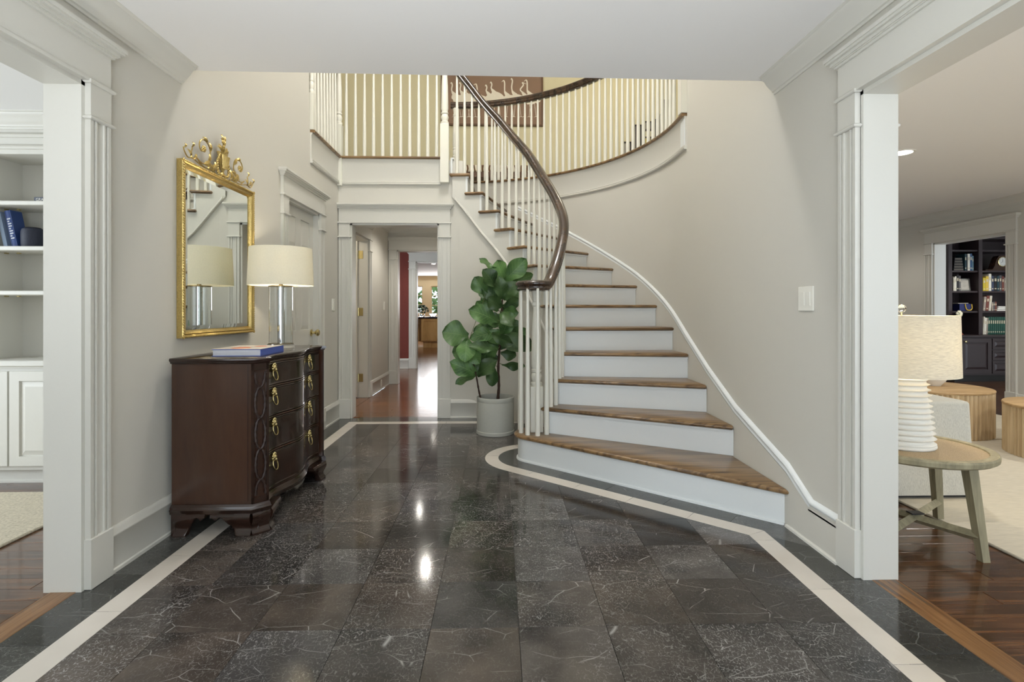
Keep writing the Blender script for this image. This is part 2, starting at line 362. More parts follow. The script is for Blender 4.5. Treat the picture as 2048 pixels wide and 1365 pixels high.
    def sph(s, c, r, n=12, m=8, sc=(1, 1, 1)):
        prof = [(r*math.sin(PI*k/m), -r*math.cos(PI*k/m)) for k in range(m+1)]
        prof[0] = (r*0.02, -r); prof[-1] = (r*0.02, r)
        rings = [[(c[0]+rr*sc[0]*math.cos(2*PI*j/n), c[1]+rr*sc[1]*math.sin(2*PI*j/n), c[2]+z*sc[2]) for j in range(n)] for rr, z in prof]
        return s.loft(rings, True, True)
    def grid(s, fn, nu, nv, uv=True):
        b = len(s.v); vs = [fn(i/nu, j/nv) for j in range(nv+1) for i in range(nu+1)]
        fs = [(j*(nu+1)+i, j*(nu+1)+i+1, (j+1)*(nu+1)+i+1, (j+1)*(nu+1)+i) for j in range(nv) for i in range(nu)]
        if uv:
            for j in range(nv+1):
                for i in range(nu+1): s.uv[b+j*(nu+1)+i] = (i/nu, j/nv)
        return s.add(vs, fs)
    def build(s, name, mat, parent=None, smooth=False, world=True, rest=None, sharp=35):
        o0 = Vector((0, 0, 0))
        if parent is not None and world: o0 = wloc(parent)
        me = bpy.data.meshes.new(name)
        me.from_pydata([tuple(Vector(p)-o0) for p in s.v] if o0.length else s.v, [], s.f); me.validate()
        mats = mat if isinstance(mat, (list, tuple)) else [mat]
        for x in mats: me.materials.append(M[x] if isinstance(x, str) else x)
        if len(mats) > 1 and len(s.mi) == len(me.polygons):
            for p, k in zip(me.polygons, s.mi): p.material_index = k
        if s.uv:
            ul = me.uv_layers.new(name='UVMap')
            for l in me.loops: ul.data[l.index].uv = s.uv.get(l.vertex_index, (0, 0))
        bm = bmesh.new(); bm.from_mesh(me); bmesh.ops.recalc_face_normals(bm, faces=bm.faces)
        if smooth:
            for f in bm.faces: f.smooth = True
            lim = math.radians(sharp)
            for e in bm.edges:
                if len(e.link_faces) == 2 and e.calc_face_angle(0) > lim: e.smooth = False
        bm.to_mesh(me); bm.free()
        o = bpy.data.objects.new(name, me); COL.objects.link(o)
        if parent is not None: o.parent = parent
        return o
def wloc(o):
    l = Vector(o.location)
    while o.parent is not None: o = o.parent; l += o.location
    return l
def tag(o, label, cat=None, group=None, kind=None):
    o['label'] = label
    if cat: o['category'] = cat
    if group: o['group'] = group
    if kind: o['kind'] = kind
    return o
def thing(name, label, cat, loc=(0, 0, 0), group=None):
    o = bpy.data.objects.new(name, None); COL.objects.link(o); o.location = loc; o.empty_display_size = 0.1
    return tag(o, label, cat, group)
def struct(name, mb, mat, label, **kw):
    o = mb.build(name, mat, **kw); return tag(o, label, kind='structure')
def copy_part(src, parent, loc):
    o = src.copy(); COL.objects.link(o); o.parent = parent; o.location = loc; return o
def catmull(pts, per=8):
    P = [Vector(p) for p in pts]; out = []
    for i in range(len(P)-1):
        p0 = P[i-1] if i > 0 else P[i]*2-P[i+1]; p1 = P[i]; p2 = P[i+1]; p3 = P[i+2] if i+2 < len(P) else P[i+1]*2-P[i]
        for k in range(per):
            t = k/per
            out.append(0.5*((2*p1)+(p2-p0)*t+(2*p0-5*p1+4*p2-p3)*t*t+(3*p1-p0-3*p2+p3)*t**3))
    out.append(P[-1]); return out
# pixel -> place helpers (a pixel gives a direction; the distance comes from a known plane)
_s, _c = math.sin(TH), math.cos(TH)
def ray(x, y): dx = (x-CX)/F; return Vector((dx*_c+_s, -dx*_s+_c, -(y-CY)/F))
def onz(x, y, z): r = ray(x, y); t = (z-HH)/r.z; return r*t+Vector((0, 0, HH))
def onx(x, y, X): r = ray(x, y); t = X/r.x; return r*t+Vector((0, 0, HH))
def ony(x, y, Y): r = ray(x, y); t = Y/r.y; return r*t+Vector((0, 0, HH))
# ================================================================ room shell
XL, XR, YB, ZC, Z2 = -1.625, 1.485, 5.315, 2.35, 2.66      # wall faces, ceiling, upper floor
CC, RW = Vector((-0.60, 4.25)), 2.085                       # centre and radius of the curved stair wall
YF = -1.35                                                  # entrance wall behind the camera
WT = 0.125                                                  # wall thickness
OPZ = 2.0                                                   # height of the wide openings
def arc(c, r, a0, a1, n): return [(c[0]+r*math.cos(a0+(a1-a0)*i/n), c[1]+r*math.sin(a0+(a1-a0)*i/n)) for i in range(n+1)]
# --- left wall (openings: wide one in front, closet door further on; upper gallery past Y 4.52)
DL0, DL1, DZ = 4.02, 4.74, 1.97
mb = MB(); xa, xb = XL-WT, XL
mb.box(xa, xb, YF, 0.25, 0, ZC); mb.box(xa, xb, 0.25, 2.09, OPZ, ZC)
mb.box(xa, xb, 2.09, DL0, 0, Z2); mb.box(xa, xb, DL0, DL1, DZ, Z2); mb.box(xa, xb, DL1, YB+0.14, 0, Z2)
mb.box(xa, xb, 2.62, 4.50, Z2, 5.1)
struct('wall_left', mb, 'wall', 'beige painted wall that carries the gilt mirror')
mb = MB().box(xa-0.7, xa-0.62, DL0-0.2, DL1+0.2, 0, 2.3)
struct('wall_closet', mb, 'wall', 'wall inside the closet behind the white panel door')
# --- right wall with wide opening, then the curve
mb = MB(); xa2, xb2 = XR, XR+WT
mb.box(xa2, xb2, YF, 0.25, 0, ZC); mb.box(xa2, xb2, 0.25, 2.09, OPZ, ZC); mb.box(xa2, xb2, 2.09, 4.04, 0, 5.1); mb.box(xa2, xb2, 4.04, 4.05, Z2-0.03, 5.1)
prof = [(p[0], p[1]) for p in arc(CC, RW, 0, PI/2+0.02, 40)]; prof2 = [(p[0], p[1]) for p in arc(CC, RW+WT, 0, PI/2+0.02, 40)]
mb.prism([(XR, 4.04)]+prof+list(reversed(prof2))+[(XR+WT, 4.04)], 0, Z2-0.03)
struct('wall_right', mb, 'wall', 'beige wall curving behind the stairs', smooth=True, sharp=20)
# --- back wall with hall opening
HX0, HX1, HZ = -1.505, -0.605, 1.985
mb = MB(); mb.box(XL, HX0, YB, YB+0.12, 0, Z2-0.03); mb.box(HX0, HX1, YB, YB+0.12, HZ, Z2-0.03); mb.box(HX1, -0.35, YB, YB+0.12, 0, Z2-0.03)
mb.box(-0.35, 0.30, YB, YB+0.12, 0, 1.2)
struct('wall_back', mb, 'wall', 'beige wall around the hallway opening under the gallery')
# --- foyer ceiling with slanted edge, upper slab edge
mb = MB().prism([(XL-0.1, YF), (XR+0.1, YF), (XR+0.1, 2.795), (XL-0.1, 2.745)], ZC, Z2)
struct('ceiling', mb, 'ceil', 'flat white ceiling of the entrance foyer')
# --- entrance wall behind the camera with glazed opening
mb = MB(); mb.box(-5.5, -1.25, YF-0.12, YF, 0, ZC); mb.box(1.25, 2.2, YF-0.12, YF, 0, ZC); mb.box(-1.25, 1.25, YF-0.12, YF, 2.32, ZC)
mb.box(5.2, 5.8, YF-0.12, YF, 0, ZC); mb.box(2.2, 5.2, YF-0.12, YF, 2.25, ZC); mb.box(2.2, 5.2, YF-0.12, YF, 0, 0.35)
struct('wall_front', mb, 'wall', 'entrance wall with wide glazing behind the viewer')
def window_frame(name, x0, x1, z0, z1, y, nx, nz, label, m='trim'):
    mb = MB(); t = 0.05
    for i in range(nx+1): x = x0+(x1-x0)*i/nx; ww = t if i in (0, nx) else 0.022; mb.box(x-ww/2, x+ww/2, y-0.03, y+0.03, z0, z1)
    for i in range(nz+1): z = z0+(z1-z0)*i/nz; ww = t if i in (0, nz) else 0.022; mb.box(x0, x1, y-0.028, y+0.028, z-ww/2, z+ww/2)
    r = struct(name, mb, m, label)
    p = MB().box(x0, x1, y-0.003, y+0.003, z0, z1).build('pane', 'pane', r); return r
window_frame('window_1', -1.25, 1.25, 0.0, 2.32, YF-0.06, 6, 4, 'glazed entrance doors and sidelights behind the viewer')
window_frame('window_2', 2.2, 5.2, 0.35, 2.25, YF-0.06, 6, 3, 'wide paned window at the front of the sitting room')
# --- upper storey
mb = MB()
outer = arc(CC, RW-0.01, -0.09, PI/2+0.02, 44)
mb.prism([(3.3, 3.9)]+[(3.3, 7.7), (-0.62, 7.7)]+list(reversed(outer)), Z2-0.28, Z2-0.012)
mb.prism([(-4.2, YB+0.01), (-0.62, YB+0.01), (-0.62, 7.7), (-4.2, 7.7)], Z2-0.28, Z2-0.012)
mb.prism([(-4.2, 4.52), (XL-0.02, 4.52), (XL-0.02, YB+0.02), (-4.2, YB+0.02)], Z2-0.28, Z2-0.012)
mb.cur = 0
struct('floor_upper', mb, 'stairwhite', 'upper landing floor around the open stairwell')
mb = MB(); mb.box(-4.2, 3.3, 7.7, 7.82, Z2-0.3, 5.1)
struct('wall_upper_back', mb, 'upper_wall', 'pale yellow upper landing wall with the crane picture')
mb = MB(); mb.box(-4.32, -4.2, 3.9, 7.8, Z2, 5.1); mb.box(-4.2, XL-WT, 4.38, 4.5, Z2, 5.1)
struct('wall_upper_left', mb, 'upper_wall', 'pale yellow wall at the far end of the upper gallery')
mb = MB(); mb.box(3.3, 3.42, 3.9, 7.8, Z2, 5.1); mb.box(XR+WT, 3.3, 3.93, 4.05, Z2, 5.1)
struct('wall_upper_right', mb, 'upper_wall', 'pale yellow wall beside the curved upper gallery')
mb = MB().box(XL-WT, XR+WT, 2.60, 2.72, Z2, 5.1)
struct('wall_upper_front', mb, 'wall', 'upper stairwell wall above the foyer ceiling')
mb = MB().box(-4.3, 3.4, 2.6, 7.82, 5.1, 5.2)
struct('ceiling_upper', mb, 'ceil', 'high ceiling over the stairwell')

# ---------------------------------------------------------------- floors
T = 0.3048
mb = MB().box(-1.75, 2.2, YF, 6.4, -0.06, -0.012)
floor = struct('floor', mb, 'grout', 'polished dark marble tile floor with cream border')
gx0 = onz(1044, 1354.8, 0).x; gy0 = onz(880, 1257.5, 0).y
XBL, XBR, YBK = -1.42, 1.274, 5.10                          # middle of the cream stripe
S0 = Vector((0.295, 3.87)); SD = Vector((-0.745, 0.667)).normalized(); SN = Vector((-SD.y, SD.x))   # step end, step direction
if SN.y > 0: SN = -SN
def clip(poly, p, n):
    out = []
    for i in range(len(poly)):
        a, b = Vector(poly[i]), Vector(poly[(i+1) % len(poly)]); da, db = (a-p).dot(n), (b-p).dot(n)
        if da >= 0: out.append(tuple(a))
        if da*db < 0: t = da/(da-db); out.append(tuple(a+(b-a)*t))
    return out
J = 0.0007
full = None
for i in range(-6, 6):
    for j in range(-9, 14):
        x0 = gx0+i*T; y0 = gy0+j*T
        if y0+T < YF+0.1: continue
        p = [(x0+J, y0+J), (x0+T-J, y0+J), (x0+T-J, y0+T-J), (x0+J, y0+T-J)]; n0 = len(p); area0 = T*T
        q = clip(p, Vector((XBL, 0)), Vector((1, 0)))
        if q: q = clip(q, Vector((XBR, 0)), Vector((-1, 0)))
        if q: q = clip(q, Vector((0, YBK)), Vector((0, -1)))
        if q and (Vector((x0+T/2, y0+T/2))-S0).dot(SD) < 0.1:
            q = clip(q, S0+SN*0.345, SN)
        if q and x0 > 0.75 and y0 > 3.6: q = None
        if not q or len(q) < 3: continue
        ar = abs(sum(q[k][0]*q[(k+1) % len(q)][1]-q[(k+1) % len(q)][0]*q[k][1] for k in range(len(q))))/2
        if ar < 0.0008: continue
        if ar > (T-2*J)**2*0.999:
            if full is None: full = MB().prism([(J, J), (T-J, J), (T-J, T-J), (J, T-J)], -0.012, 0.0, 0.0006).build('tile', 'marble', floor); full.location = (x0, y0, 0)
            else: copy_part(full, floor, (x0, y0, 0))
        else:
            MB().prism([(a-x0, b-y0) for a, b in q], -0.012, 0.0, 0.0006).build('tile', 'marble', floor).location = (x0, y0, 0)
# border tiles outside the stripe
def piece(poly, mat, z=0.0003, name='border_tile'):
    c = Vector((sum(p[0] for p in poly)/len(poly), sum(p[1] for p in poly)/len(poly)))
    ar = sum(poly[k][0]*poly[(k+1) % len(poly)][1]-poly[(k+1) % len(poly)][0]*poly[k][1] for k in range(len(poly)))
    if ar < 0: poly = list(reversed(poly))
    o = MB().prism([(p[0]-c.x, p[1]-c.y) for p in poly], -0.012, z, 0.0008).build(name, mat, floor); o.location = (c.x, c.y, 0); return o
y = YF
yl = [gy0+k*T*1.5-0.06 for k in range(-7, 13)]
for a, b in zip(yl[:-1], yl[1:]):
    b = min(b, YB+0.02)
    if b-a > 0.02 and a > YF-0.3: piece([(-1.645, a+J), (XBL, a+J), (XBL, b-J), (-1.645, b-J)], 'marble_border')
yr = [2.08+k*T*1.5 for k in range(-8, 3)]
for a, b in zip(yr[:-1], yr[1:]):
    if a > YF-0.3: piece([(XBR, a+J), (1.52, a+J), (1.52, b-J), (XBR, b-J)], 'marble_border')
xs = [-1.42+k*0.42 for k in range(0, 7)]
for a, b in zip(xs[:-1], xs[1:]): piece([(a+J, YBK), (b-J, YBK), (b-J, YB+0.06), (a+J, YB+0.06)], 'marble_border')
LD = 1.95                                                   # border along the slanted first step
k = 0.0
while k < LD:
    a, b = k, min(k+0.37, LD)
    p = [S0-SD*a+SN*0.345, S0-SD*b+SN*0.345, S0-SD*b+SN*0.10, S0-SD*a+SN*0.10]
    piece([tuple(x-SD*J*(1 if i in (0, 3) else -1)) for i, x in enumerate(p)], 'marble_border', 0.0004); k += 0.37
a0 = math.atan2(SN.y, SN.x)
rp = arc(S0, 0.345, a0, a0-3.1, 24)+list(reversed(arc(S0, 0.10, a0, a0-3.1, 24)))
piece(rp, 'marble_border', 0.0004)
# cream stripe
SW = 0.0495
yl = [gy0+k*0.435+0.13 for k in range(-5, 12)]
for a, b in zip(yl[:-1], yl[1:]):
    b = min(b, YBK+SW)
    if b-a > 0.03: piece([(XBL-SW, a+J), (XBL+SW, a+J), (XBL+SW, b-J), (XBL-SW, b-J)], 'cream', 0.0008, 'stripe_tile')
xs = [XBL+SW]+[XBL+SW+k*0.43 for k in range(1, 6)]
for a, b in zip(xs[:-1], xs[1:]): piece([(a+J, YBK-SW), (b-J, YBK-SW), (b-J, YBK+SW), (a+J, YBK+SW)], 'cream', 0.0008, 'stripe_tile')
# slanted stripe: outer line at .395, inner at .295 from S0
def cross_x(off, X): # point on slanted line at distance off with x = X
    p = S0+SN*off; t = (X-p.x)/SD.x; return p+SD*t
ko, ki = cross_x(0.395, XBR-SW), cross_x(0.295, XBR+SW)
L0 = (ko-S0).dot(-SD); ds = [0, 0.19, 0.57, 0.93, 1.29, L0]
for a, b in zip(ds[:-1], ds[1:]):
    p = [S0-SD*a+SN*0.395, S0-SD*b+SN*0.395, S0-SD*b+SN*0.295, S0-SD*a+SN*0.295]
    if b == L0: p[1], p[2] = ko, ki
    piece([tuple(x-SD*J*(1 if i in (0, 3) else -1)) for i, x in enumerate(p)], 'cream', 0.0008, 'stripe_tile')
for q in range(3):
    b0, b1 = a0-q*1.0, a0-(q+1)*1.0+0.008
    piece(arc(S0, 0.395, b0, b1, 10)+list(reversed(arc(S0, 0.295, b0, b1, 10))), 'cream', 0.0008, 'stripe_tile')
yr = [min(ko.y, ki.y)-0.06-k*0.435 for k in range(0, 9)]
piece([(ko.x, ko.y-J), (ki.x, ki.y-J), (XBR+SW, yr[0]+J), (XBR-SW, yr[0]+J)], 'cream', 0.0008, 'stripe_tile')
for a, b in zip(yr[:-1], yr[1:]): piece([(XBR-SW, b+J), (XBR+SW, b+J), (XBR+SW, a-J), (XBR-SW, a-J)], 'cream', 0.0008, 'stripe_tile')

def planks(label, x0, x1, y0, y1, wd, mat, lens=(0.9, 1.7), axis=0, base=None):
    mbf = MB().box(x0, x1, y0, y1, -0.06, -0.0115); fl = struct('floor', mbf, 'plank', label)
    rows = int(math.ceil((y1-y0)/wd)); protos = {}
    for r in range(rows):
        ya = y0+r*wd; x = x0-random.random()*0.8
        while x < x1:
            L = random.choice((0.8, 1.1, 1.4, 1.7)); a, b = max(x, x0), min(x+L, x1); x += L
            if b-a < 0.05: continue
            key = round(b-a, 2)
            if key not in protos:
                o = MB().prism([(-key/2+.0006, 0.0006), (key/2-.0006, 0.0006), (key/2-.0006, wd-0.0006), (-key/2+.0006, wd-0.0006)], -0.011, 0.0, 0.0009).build('plank', mat, fl); protos[key] = o
                o.location = ((a+b)/2, ya, 0)
            else: copy_part(protos[key], fl, ((a+b)/2, ya, 0))
    return fl
fl_left = planks('dark oak plank floor of the room with the white shelves', -5.4, -1.745, 0.6, 4.2, 0.083, 'plank')
fl_right = planks('dark oak plank floor of the sitting room', 1.625, 5.65, 0.4, 4.0, 0.083, 'plank')
mb = MB().box(1.625, 9.5, 4.0, 9.6, -0.06, -0.0005); mb.box(1.625, 5.65, YF, 0.4, -0.06, -0.0005)
struct('floor', mb, 'plank', 'far part of the sitting room floor running into the study')
mb = MB().box(-5.4, -1.745, YF, 0.6, -0.06, -0.0005)
struct('floor', mb, 'plank', 'front part of the floor in the shelf room')
fl_hall = planks('glossy oak plank floor of the hallway', -1.62, -0.2, YB+0.06, 7.85, 0.083, 'plank_hall')
mb = MB().box(-5.0, 3.0, 7.85, 20.5, -0.06, -0.0005)
struct('floor', mb, 'plank_hall', 'oak floor of the red room and kitchen')
for X0, X1, lab in ((-1.745, -1.645, 'oak threshold strip between marble and the shelf room'), (1.52, 1.625, 'oak threshold strip between marble and the sitting room')):
    mb = MB().prism([(X0, YF), (X1, YF), (X1, 2.2), (X0, 2.2)], -0.012, 0.0015, 0.002)
    o = struct('trim_threshold', mb, wood('threshold_oak', srgb(66, 44, 24), srgb(110, 76, 44), srgb(136, 98, 60), 1, 0.25, 6, 0.2, 0.0, 14), lab)
# ---------------------------------------------------------------- mouldings
BASE = [(0, 0), (0.022, 0), (0.022, 0.014), (0.016, 0.018), (0.016, 0.148), (0.020, 0.152), (0.020, 0.160), (0.014, 0.170), (0.014, 0.178), (0.006, 0.190), (0, 0.190)]
CROWN = [(0, 0.092), (0, 0), (0.008, 0), (0.010, 0.010), (0.018, 0.013), (0.020, 0.020), (0.030, 0.028), (0.046, 0.044), (0.060, 0.066), (0.074, 0.074), (0.076, 0.084), (0.086, 0.088), (0.088, 0.092)]
CORN = [(0, 0), (0.008, 0), (0.010, 0.010), (0.016, 0.014), (0.022, 0.026), (0.034, 0.036), (0.040, 0.040), (0.040, 0.052), (0, 0.052)]
def moulding(name, prof, path, side, label, mat='trim'):
    return struct(name, MB().run(prof, path, side), mat, label, smooth=True, sharp=50)
zc = ZC-0.092
moulding('trim_crown_left', CROWN, [(XL, YF, zc), (XL, 2.70, zc)], -1, 'white crown moulding above the mirror wall')
moulding('trim_crown_right', CROWN, [(XR, YF, zc), (XR, 2.75, zc)], 1, 'white crown moulding above the double switch wall')
moulding('baseboard_left', BASE, [(XL, 2.195, 0), (XL, 3.90, 0)], -1, 'white baseboard behind the chest')
moulding('baseboard_left_far', BASE, [(XL, 4.86, 0), (XL, YB, 0)], -1, 'white baseboard between panel door and hallway corner')
moulding('baseboard_right', BASE, [(XR, 2.20, 0), (XR, 2.42, 0)], 1, 'short white baseboard running into the stair moulding')
moulding('baseboard_back', BASE, [(-0.49, YB, 0), (0.36, YB, 0)], -1, 'white baseboard behind the plant pot')
def casing(name, xf, a0, a1, zt, cw, label, depth=WT, head=0.185, ends=(1, 1), jamb=True, plinth=0.20, mat='trim', inner=True):
    """door surround: xf maps (along, out, z) to the room; opening a0..a1 wide, zt high"""
    mb = MB(xf); th = 0.022
    mb.box(a0-cw*ends[0], a1+cw*ends[1], 0, th, zt, zt+head)
    mb.box(a0-cw*ends[0], a1+cw*ends[1], th, th+0.005, zt+0.0, zt+0.012)
    r = struct(name, mb, mat, label)
    e0, e1 = a0-cw*ends[0], a1+cw*ends[1]
    q = MB(xf); zz = zt+head-0.045
    pr = [(u+th, v) for u, v in CORN]
    P = [(e0, 0), (e0, th), (e1, th), (e1, 0)]
    # cornice built as nested boxes following the profile
    for (u, v), (u2, v2) in zip(CORN[1:], CORN[2:]):
        if v2 > v: q.box(e0-u2 if ends[0] else e0, e1+u2 if ends[1] else e1, 0, th+u2, zz+v, zz+v2)
    q.build('cornice', mat, r, smooth=False)
    for sgn, e, on in ((-1, a0, ends[0]), (1, a1, ends[1])):
        if not on: continue
        lo, hi = (e-cw, e) if sgn < 0 else (e, e+cw)
        p = MB(xf); w6 = cw/9; pp = [(0, 0)]
        for f0, f1 in ((0, 1.3), (2.4, 3.0), (6.0, 6.6), (7.7, 9)): pp += [(f0, th*.66), (f0, th), (f1, th), (f1, th*.66)]
        pp = [(0, 0), (0, th)]+pp[3:-1]+[(9, 0)]
        p.loft([[(lo+w6*q_[0], q_[1], zz_) for q_ in pp] for zz_ in (plinth, zt-0.140)])
        p.build('pilaster', mat, r)
        MB(xf).box(lo-0.005, hi+0.005, 0, th+0.006, 0, plinth, 0.003).build('plinth_block', mat, r)
        b = MB(xf); b.box(lo-0.012, hi+0.012, 0, th+0.012, zt-0.006, zt+0.010, 0.004); b.box(lo-0.012, hi+0.012, 0, th+0.012, zt-0.148, zt-0.134, 0.004)
        b.box(lo, hi, 0, th+0.001, zt-0.134, zt-0.006)
        b.build('capital_band', mat, r)
        if jamb:
            jm = MB(xf); s2 = lo if sgn > 0 else hi; t = 0.018
            ja, jb = (e-t, e) if sgn > 0 else (e, e+t)
            jm.box(ja if sgn > 0 else e-0.001, jb if sgn < 0 else e+0.001, -depth-0.02, 0.0, 0, zt)
            jm.build('jamb', mat, r)
    if jamb:
        MB(xf).box(a0, a1, -depth-0.02, 0.0, zt-0.018, zt+0.001).build('head_jamb', mat, r)
    return r
fL = lambda a, o, z: (XL+o, a, z)
fR = lambda a, o, z: (XR-o, a, z)
fB = lambda a, o, z: (a, YB-o, z)
casing('trim_opening_left', fL, 0.36, 2.083, OPZ, 0.108, 'wide white surround of the opening into the shelf room')
casing('trim_opening_right', fR, 0.36, 2.093, OPZ, 0.108, 'wide white surround of the opening into the sitting room')
fL2 = lambda a, o, z: (XL-WT-o, a, z)
fR2 = lambda a, o, z: (XR+WT+o, a, z)
casing('trim_opening_left_inner', fL2, 0.36, 2.083, OPZ, 0.108, 'shelf room side of the wide white surround', jamb=False)
casing('trim_opening_right_inner', fR2, 0.36, 2.093, OPZ, 0.108, 'sitting room side of the wide white surround', jamb=False)
casing('trim_hall', fB, HX0, HX1, HZ, 0.112, 'white surround of the hallway opening', depth=0.12, ends=(1, 1), head=0.19)
casing('trim_door_1', fL, DL0, DL1, DZ, 0.105, 'white surround of the closet panel door', depth=0.05)
# panel door in the left wall
def panel_door(name, xf, a0, a1, zt, label, knob_side=1, mat='trim', knob=True):
    """six-panel door; xf maps (along, out, z); front face at out = 0"""
    w_ = a1-a0; st = 0.105; m = MB(xf)
    zs = [(0.22, 0.80), (0.93, 1.52), (1.62, zt-0.10)]
    cols = [(a0+st, a0+w_/2-0.05), (a0+w_/2+0.05, a1-st)]
    m.box(a0, a1, -0.035, -0.008, 0.01, zt)
    zz = [0.01, 0.22, 0.80, 0.93, 1.52, 1.62, zt-0.10, zt]
    for b0, b1 in ((a0, a0+st), (a1-st, a1), (cols[0][1], cols[1][0])): m.box(b0, b1, -0.01, 0, 0.01, zt)
    for k in (0, 2, 4, 6): m.box(a0, a1, -0.01, -0.0002, zz[k], zz[k+1])
    d = struct(name, m, mat, label)
    for z0, z1 in zs:
        for c0, c1 in cols:
            q = MB(xf); i = 0.034
            def R(g, o): return [(c0+g, o, z0+g), (c1-g, o, z0+g), (c1-g, o, z1-g), (c0+g, o, z1-g)]
            q.loft([R(0.006, -0.0085), R(i, -0.002), R(i+0.002, -0.0015)], True, True)
            q.build('panel', mat, d)
    if knob:
        ka = a1-0.065 if knob_side > 0 else a0+0.065
        pr = [(0.031, 0), (0.031, 0.006), (0.012, 0.012), (0.010, 0.034), (0.020, 0.042), (0.030, 0.052), (0.031, 0.062), (0.022, 0.072), (0.002, 0.074)]
        g = lambda x, y, z: xf(ka+x, z, 0.90+y)
        MB(g).lathe(pr, n=20).build('knob', 'brass', d, smooth=True)
    return d
panel_door('door_1', lambda a, o, z: (XL-0.045+o, a, z), DL0+0.003, DL1-0.003, DZ-0.004, 'white six panel closet door with a round brass knob')
# ================================================================ staircase
RI = 0.1914                                                  # riser height
INN = catmull([(.35, 3.80, 0), (.44, 3.93, 0), (.505, 4.09, 0), (.535, 4.24, 0), (.53, 4.38, 0), (.495, 4.53, 0), (.435, 4.69, 0), (.355, 4.87, 0),
               (.25, 5.02, 0), (.118, 5.145, 0), (-.035, 5.235, 0), (-.2, 5.285, 0), (-.35, 5.305, 0), (-.60, 5.31, 0)], 10)
cum = [0.0]
for a, b in zip(INN[:-1], INN[1:]): cum.append(cum[-1]+(b-a).length)
def at_s(s):
    if s <= 0: d = (INN[1]-INN[0]).normalized(); return INN[0]+d*s, d
    for i in range(len(cum)-1):
        if cum[i+1] >= s or i == len(cum)-2:
            d = (INN[i+1]-INN[i]).normalized(); return INN[i]+d*(s-cum[i]), d
def s_near(x, y):
    k = min(range(len(INN)), key=lambda i: (INN[i]-Vector((x, y, 0))).length); return cum[k]
SS = {2: s_near(.375, 3.83), 3: s_near(.455, 3.96), 4: s_near(.515, 4.12), 8: s_near(.355, 4.87), 9: s_near(.255, 5.01), 10: s_near(.13, 5.13), 11: s_near(0.0, 5.22), 12: s_near(-.165, 5.28), 13: s_near(-.32, 5.30), 14: s_near(-.475, 5.31)}
for k in (5, 6, 7): SS[k] = SS[4]+(SS[8]-SS[4])*(k-4)/4
WX = XR-0.02                                                 # face of the wall skirt
def on_wall(px):                                             # where a sight line meets the curved skirt face
    r = ray(px, CY); d = Vector((r.x, r.y)); R = RW-0.02
    a = d.dot(d); b = -2*d.dot(CC); c = CC.dot(CC)-R*R; t = (-b+math.sqrt(b*b-4*a*c))/(2*a)
    return d*t
OUT = {1: Vector((WX, 2.612)), 2: Vector((WX, 3.20)), 3: Vector((WX, 3.62)), 4: Vector((WX, 3.985)), 5: Vector((WX, 4.33))}
for n, px in ((6, 1311), (7, 1271), (8, 1223), (9, 1173), (10, 1121), (11, 1066), (12, 1010), (13, 949)): OUT[n] = on_wall(px)
OUT[14] = Vector((-0.475, CC.y+RW-0.02))
stair = thing('staircase', 'curved open staircase with oak treads, white risers and dark handrail', 'staircase', (0.9, 3.2, 0))
NOS, TT = 0.030, 0.028
def wall_arc(n0, n1):                                        # skirt-face points between two risers, going up
    pts = []
    for k in range(0, 13):
        p = OUT[n0].lerp(OUT[n1], k/12)
        if p.y > CC.y and p.x > CC.x-0.2: v = (p-CC).normalized()*(RW-0.02); p = CC+v
        else: p = Vector((min(p.x, WX), p.y)); p.x = WX if p.y <= CC.y else p.x
        pts.append(p)
    return pts
def side_pts(s0, s1, off, m=6):                              # open-side points; off outwards (away from the stair)
    out = []
    for k in range(m+1):
        p, d = at_s(s0+(s1-s0)*k/m); nl = Vector((-d.y, d.x)); out.append(Vector((p.x, p.y))+nl*off)
    return out
SIDE_OFF = 0.022
def nosed(poly, z, mbx):                                     # tread slab with a rounded edge
    def inset(d):
        n = len(poly); out = []
        for i in range(n):
            a, p, b = Vector(poly[i-1]), Vector(poly[i]), Vector(poly[(i+1) % n]); d1 = (p-a).normalized(); d2 = (b-p).normalized()
            n1 = Vector((-d1.y, d1.x)); n2 = Vector((-d2.y, d2.x)); m = (n1+n2)
            m = m.normalized() if m.length > 1e-4 else n1
            k = d/max(0.5, m.dot(n1)); out.append((p.x+m.x*k, p.y+m.y*k))
        return out
    rings = []
    for d, dz in ((0.010, -TT), (0.003, -TT+0.006), (0.0, -TT/2), (0.003, -0.006), (0.010, 0.0)):
        rings.append([(p[0], p[1], z+dz) for p in inset(d)])
    return mbx.loft(rings, True, True)
def area2(poly): return sum(poly[k][0]*poly[(k+1) % len(poly)][1]-poly[(k+1) % len(poly)][0]*poly[k][1] for k in range(len(poly)))
def dedupe(P, e=0.004):
    out = []
    for p in P:
        if not out or (Vector(p)-Vector(out[-1])).length > e: out.append(tuple(p))
    if (Vector(out[0])-Vector(out[-1])).length < e: out.pop()
    return out
def inner(n, off):
    p, d = at_s(SS[n]); nl = Vector((-d.y, d.x)); return Vector((p.x, p.y))+nl*off
